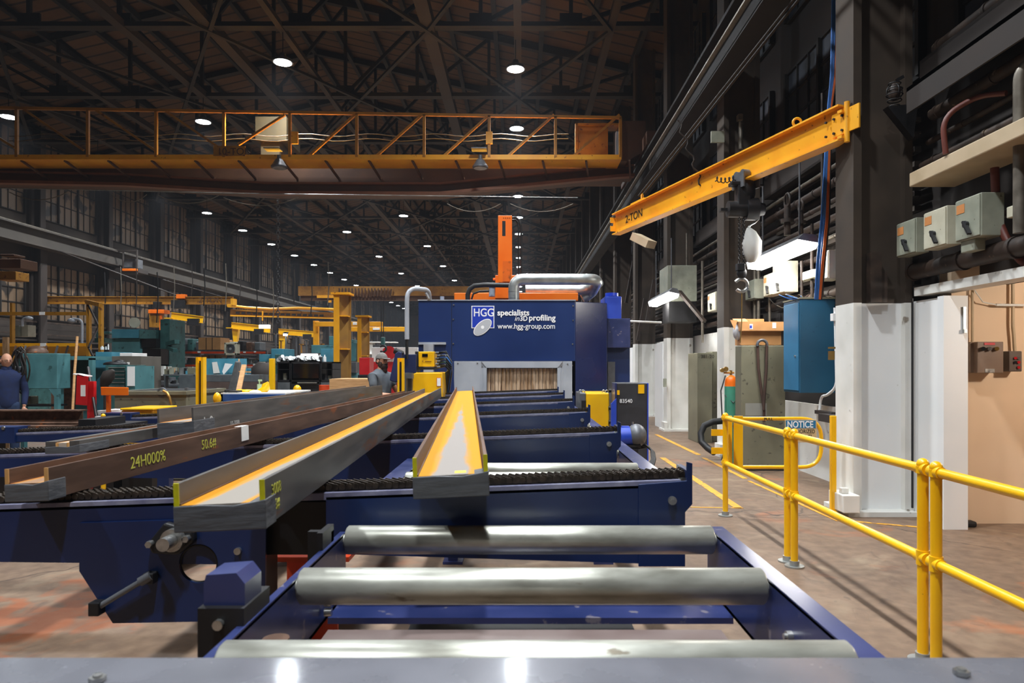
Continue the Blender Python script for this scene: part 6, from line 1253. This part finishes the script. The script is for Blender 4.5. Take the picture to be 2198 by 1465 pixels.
# wall platform box, conduits and horizontal racks of pipes on the left wall
bx3('wall_platform', (riv, orange, greyc), 'small railed platform cabin fixed on the left runway girder', 'platform', ((228, 536, 294, 540, 33, .1, 0), (240, 575, 294, 584, 33, 1., 0), (262, 576, 293, 581, 32.9, .1, 1), (292, 540, 294, 588, 33, .1, 0), (262, 540, 264, 576, 33, .1, 0), (265, 555, 292, 574, 33.2, .6, 2)))
bx3('crane_hook_block', (yelo, crbr), 'dull yellow crane trolley end poking in at the left edge', 'crane trolley', ((-10, 582, 34, 600, 22, .6, 0), (-10, 555, 44, 575, 22.5, .8, 1), (0, 545, 30, 549, 22, .5, 1)))
for i in range(9):
    z = 3.4-.32*i*.8
    one('wall_rack_bar', (pipeb, riv)[i % 2], 'level bars of the pipe racks along the left wall', 'rack bar', lambda m: m.box(XL+.35, 23, z, XL+.45, 60, z+.07), 'level rack bars on the left wall')

# more shop clutter
random.seed(21)
mm6 = [slate, teald, greyc, olive, skyb, card, boxg, blkm, rust, galv]
nm6 = ['slate grey', 'dark teal', 'mid grey', 'olive', 'light blue', 'brown carton', 'pale green', 'black', 'rusty', 'silver']
for i in range(26):
    x = 352+3.6*i+3*random.random(); y = 803+2*random.random(); h_ = 4+14*random.random(); w_ = 2+6*random.random(); k = random.randrange(10)
    one('shop_part', mm6[k], 'small machine parts crowded on the grey slab shelf behind the light curtain post', 'machine part',
        (lambda m: m.cyl(W(x, y, 13.4), W(x, y-h_, 13.4), w_*13.4/F*.5, n=10)) if i % 3 else (lambda m: m.pb(x, y-h_, x+w_, y, 13.3, .2)), 'parts on the shelf behind the post')
one('part_shelf', slate, 'slate grey shelf table carrying the crowded small parts behind the light curtain post', 'shelf', lambda m: m.pb(350, 803, 446, 806, 13.2, .6).pb(352, 806, 356, 840, 13.3, .1, z0=0).pb(440, 806, 444, 840, 13.3, .1, z0=0))
for i in range(14):
    x = 215+37*i+12*random.random(); Y = 21+9*random.random(); y0 = 560+40*random.random(); y1 = y0+70+60*random.random()
    one('hanging_cable', (blkm, pipeg, riv)[i % 3], 'thin cables hanging from the dark upper structure at left', 'cable', lambda m: m.tube([W(x, y0, Y), W(x+2, (y0+y1)/2, Y), W(x-1, y1, Y)], .018, 5), 'hanging cables at left')
for i in range(12):
    x = 590+11*i; Y = 24+4*random.random(); h_ = 26+40*random.random()
    one('background_post', (greyc, yelo, slate, riv)[i % 4], 'thin posts and stands crowded behind the black tool cabinets', 'post', lambda m: m.pb(x, 776-h_, x+2.2, 800, Y, .1, 0, 0).pb(x-3, 776-h_, x+6, 778-h_, Y, .1), 'posts behind the tool cabinets')
for i in range(10):
    x = 384+18*i; Y = 22; h_ = 10+20*random.random()
    one('background_crate', mm6[i % 9], nm6[i % 9]+' crate stored high behind the red rack'+(' at its left end' if i == 0 else ' at its right end' if i == 9 else ''), 'crate', lambda m: m.pb(x, 752-h_, x+12, 752, Y, .5), bevel=.02)
one('background_deck', riv, 'brown steel deck carrying crates behind the red rack', 'deck', lambda m: m.pb(380, 752, 570, 755, 21.9, .8).pb(382, 755, 386, 800, 22, .1, 0, 0).pb(560, 755, 564, 800, 22, .1, 0, 0))
for i in range(7):
    x = 30+22*i
    one('loaded_rod', (rust, greyc, riv)[i % 3], 'dark rods leaning on the yellow load panel behind the man in navy', 'rod', lambda m: m.bar(W(x, 762, 13.9), W(x+3+4*random.random(), 742, 14.0), .03, .03), 'rods on the yellow load panel')
one('swarf_bin', redor, 'red steel drum standing left of the wooden crate', 'drum', lambda m: m.cyl((W(697, 0, 12.4).x, 12.4, 0), W(697, 826, 12.4), .1, n=18))

# ================================================================ PEOPLE
def skinned(name, joints, bones, m_, parent, sub=2):
    me = bpy.data.meshes.new(name); me.from_pydata([j[0] for j in joints], bones, [])
    o = bpy.data.objects.new(name, me); COL.objects.link(o)
    s = o.modifiers.new('s', 'SKIN'); s.use_smooth_shade = True
    for i, j in enumerate(joints):
        r = j[1]; r = r if isinstance(r, tuple) else (r, r)
        me.skin_vertices[0].data[i].radius = r; me.skin_vertices[0].data[i].use_root = (i == 0)
    sb = o.modifiers.new('d', 'SUBSURF'); sb.levels = sub; sb.render_levels = sub
    bpy.context.view_layer.update()
    m2 = bpy.data.meshes.new_from_object(o.evaluated_get(bpy.context.evaluated_depsgraph_get()))
    bpy.data.objects.remove(o); m2.name = name; m2.materials.clear(); m2.materials.append(m_)
    for p in m2.polygons: p.use_smooth = True
    return m2
def join(meshes, name, m_, parent):
    bm = bmesh.new()
    for me in meshes: bm.from_mesh(me)
    me = bpy.data.meshes.new(name); bm.to_mesh(me); bm.free(); me.materials.append(m_)
    for p in me.polygons: p.use_smooth = True
    o = bpy.data.objects.new(name, me); COL.objects.link(o); o.parent = parent; return o
def person(label, loc, rot, scale, arms, topmat, legmat, sleeve, head_yaw, bald=False, stout=1.):
    """local frame: x to the figure's left... faces -Y, feet at z = 0, 1.78 m tall; arms = [(elbow, wrist, finger dir)] for -x and +x side"""
    t = thing('person', label, 'person', (0, 0, 0))
    st = stout
    J = []; B = []
    def j(p, r): J.append((Vector(p), r)); return len(J)-1
    pel = j((0, 0, .95), (.125*st, .095*st)); wa = j((0, -.01, 1.10), (.12*st, .095*st)); ch = j((0, 0, 1.30), (.14*st, .10*st)); up = j((0, .01, 1.42), (.10, .075)); nk = j((0, .0, 1.52), .058); hd_ = j((0, -.01, 1.60), .06)
    B += [(pel, wa), (wa, ch), (ch, up), (up, nk), (nk, hd_)]
    for s in (-1, 1):
        hip = j((s*.095, 0, .90), .098); kn = j((s*.105, -.01, .50), .062); an = j((s*.11, .02, .10), .042); ft = j((s*.115, -.08, .04), (.042, .034)); to = j((s*.12, -.15, .03), (.038, .024))
        B += [(pel, hip), (hip, kn), (kn, an), (an, ft), (ft, to)]
    body = []
    for s, (el, wr) in zip((-1, 1), arms):
        sh_ = j((s*.185, .01, 1.42), .062); e = j(el, .044); mid = j(tuple((Vector(el)*.6+Vector(wr)*.4)), .042); w = j(wr, .028)
        B += [(up, sh_), (sh_, e), (e, mid), (mid, w)]
    body.append(skinned('b', J, B, skin, t))
    # hands with fingers
    for s, (el, wr) in zip((-1, 1), arms):
        el, wr = Vector(el), Vector(wr); d = (wr-el).normalized(); sd = d.cross(Vector((0, 0, 1))).normalized(); up_ = sd.cross(d)
        JJ = [(wr-d*.01, (.024, .02)), (wr+d*.045, (.034, .016)), (wr+d*.085, (.036, .014))]; BB = [(0, 1), (1, 2)]
        for k in range(4):
            o_ = sd*(-.027+.018*k); ln = (.062, .074, .07, .055)[k]; b0 = len(JJ)
            JJ += [(wr+d*.09+o_, .0095), (wr+d*(.09+ln*.55)+o_*1.1-up_*.012, .0085), (wr+d*(.09+ln)+o_*1.1-up_*.032, .007)]; BB += [(2, b0), (b0, b0+1), (b0+1, b0+2)]
        b0 = len(JJ); q = -s
        JJ += [(wr+d*.03+sd*q*.034, .012), (wr+d*.065+sd*q*.055-up_*.012, .010), (wr+d*.095+sd*q*.058-up_*.02, .008)]; BB += [(1, b0), (b0, b0+1), (b0+1, b0+2)]
        body.append(skinned('h', JJ, BB, skin, t, 1))
    # head with face, sculpted from a dense ellipsoid
    hb_ = MB(); hb_.sph((0, 0, 0), 1, 40, 28)
    hc = Vector((0, -.015, 1.665))
    R3 = Matrix.Rotation(head_yaw, 3, 'Z')
    vv = []
    for v in hb_.v:
        x, y, z = v; fx, fy, fz = .076*x, .098*y, .122*z
        if z < 0: fx *= 1-.28*z*z; fy *= 1-.16*z*z
        if y < 0:
            fr = max(0, -y)
            fy += .012*fr*0
            nose = math.exp(-((x/.17)**2))*math.exp(-(((z+.16)/.2)**2)); fy -= .026*nose*fr
            brow = math.exp(-(((z-.12)/.1)**2))*math.exp(-((x/.6)**2)); fy -= .007*brow*fr
            for ex in (-.4, .4):
                fy += .011*math.exp(-(((x-ex)/.16)**2)-(((z-.0)/.1)**2))*fr
            lip = math.exp(-((x/.3)**2))*(math.exp(-(((z+.45)/.05)**2))+math.exp(-(((z+.56)/.05)**2))); fy -= .007*lip*fr
            fy -= .010*math.exp(-((x/.28)**2)-(((z+.82)/.14)**2))
        vv.append(Vector((fx, fy, fz)))
    hb_.v = vv
    for s in (-1, 1): hb_.torus((s*.078, .01, -.005), .02, .008, 'X', 12, 6); hb_.sph((s*.076, .012, -.008), (.006, .018, .03), 8, 6)
    hb_.v = [R3 @ v + hc for v in hb_.v]
    mh = bpy.data.meshes.new('h'); mh.from_pydata(hb_.v, [], hb_.f); body.append(mh)
    join(body, 'body', skin, t)
    def hp_(name, mats, fn, bevel=0):
        mb = MB(); fn(mb); mb.v = [R3 @ v + hc for v in mb.v]; return mb.build(name, mats, t, bevel)
    hp_('eyes', mat('eye_dark', '#2a1c14', '#33241a', .2), lambda m: m.sph((-.031, -.083, -.002), (.012, .008, .007), 10, 6).sph((.031, -.083, -.002), (.012, .008, .007), 10, 6))
    hp_('glasses', blkm, lambda m: [m.torus((s*.034, -.104, -.004), .024, .0022, 'Y', 16, 5) for s in (-1, 1)] and m.cyl((-.012, -.106, .0), (.012, -.106, .0), .002, n=5).cyl((-.058, -.104, .0), (-.08, .01, .01), .002, n=5).cyl((.058, -.104, .0), (.08, .01, .01), .002, n=5))
    if bald:
        hp_('hair', hair, lambda m: m.sph((0, .022, -.012), (.079, .088, .06), 20, 10, z0=-.7, z1=.25))
    else:
        hp_('hair', hair, lambda m: m.sph((0, .014, .002), (.081, .096, .112), 24, 12, z0=-.45, z1=.9))
        def beard(m):
            m.sph((0, -.047, -.094), (.066, .062, .062), 22, 12); m.sph((0, -.058, -.145), (.046, .045, .07), 18, 10)
            for s in (-1, 1): m.sph((s*.06, -.02, -.055), (.02, .05, .052), 12, 8)
            m.sph((0, -.1, -.052), (.034, .016, .011), 12, 6)
        hp_('beard', hair, beard)
        def cap(m):
            m.sph((0, .005, .03), (.088, .106, .105), 26, 10, z0=.05, z1=1.)
            m.tube([(math.cos(a)*.074, -.085-.075*math.sin(a), .036-.010*math.sin(a)) for a in [PI*q/14 for q in range(15)]], .006, 6)
            m.add([(math.cos(a)*.074*k, -.085-(.075*math.sin(a))*k, .043-.014*math.sin(a)*k) for k in (1, .5, 0) for a in [PI*q/14 for q in range(15)]], [(r*15+i, r*15+i+1, (r+1)*15+i+1, (r+1)*15+i) for r in range(2) for i in range(14)])
        hp_('cap', capm, cap)
    # top
    S = []; SB = []
    def k(p, r): S.append((Vector(p), r)); return len(S)-1
    a0 = k((0, 0, .80), (.185*st, .145*st)); a1 = k((0, -.01, 1.10), (.163*st, .133*st)); a2 = k((0, 0, 1.30), (.18*st, .135*st)); a3 = k((0, .01, 1.43), (.15, .125)); a4 = k((0, .005, 1.50), (.115, .105)); a5 = k((0, .0, 1.545), (.08, .08))
    SB += [(a0, a1), (a1, a2), (a2, a3), (a3, a4), (a4, a5)]
    for s, (el, wr) in zip((-1, 1), arms):
        p0 = k((s*.19, .01, 1.42), .078); el, wr = Vector(el), Vector(wr); shp = Vector((s*.19, .01, 1.42))
        if sleeve < 1: p1 = k(shp.lerp(el, sleeve*.9), .068); SB += [(a3, p0), (p0, p1)]
        else: p1 = k(el, .058); p2 = k(el.lerp(wr, .93), .042); SB += [(a3, p0), (p0, p1), (p1, p2)]
    join([skinned('s', S, SB, topmat, t)], 'shirt', topmat, t)
    if bald:
        part('collar', topmat, t, lambda m: m.tube([(0, .0, 1.49), (0, -.005, 1.575)], [.085, .068], 18, cap=False)); 
    S = []; SB = []
    a0 = k((0, 0, 1.06), (.165*st, .130*st)); ab = k((0, 0, .93), (.170*st, .135*st)); SB += [(a0, ab)]; a0 = ab
    for s in (-1, 1):
        h1 = k((s*.1, 0, .86), .112); kn = k((s*.108, -.01, .50), .082); an = k((s*.112, .02, .12), .07); SB += [(a0, h1), (h1, kn), (kn, an)]
    join([skinned('t', S, SB, legmat, t)], 'trousers', legmat, t)
    
    for s in (-1, 1):
        part('shoe', dark, t, lambda m: m.sph((s*.118, -.06, .04), (.052, .15, .05), 16, 8).box(s*.118-.045, -.18, 0, s*.118+.045, .075, .025), bevel=.01)
    t.location = loc; t.rotation_euler.z = rot; t.scale = (scale,)*3
    return t
# operator: bearded, faces right, hands raised towards the console
op = W(818, 800, 11.2)
person('bearded man in grey t-shirt and cap working at the console', (op.x, 11.2, 0), math.radians(62), 1.02,
       [((-.27, -.08, 1.13), (-.12, -.36, 1.12)), ((.26, -.14, 1.14), (.10, -.42, 1.10))], shirt, dark, .75, math.radians(-6), False, 1.12)
lm = W(14, 800, 11.5)
person('balding man with glasses in navy fleece standing at the far left edge', (lm.x, 11.5, 0), math.radians(35), 1.02,
       [((-.255, .05, 1.14), (-.235, -.05, .90)), ((.255, .04, 1.14), (.235, -.06, .90))], fleece, jeans, 1, math.radians(18), True, 1.1)

# drop empty labels from structure things
for o in bpy.data.objects:
    if o.get('kind') == 'structure' and 'category' in o: del o['category']
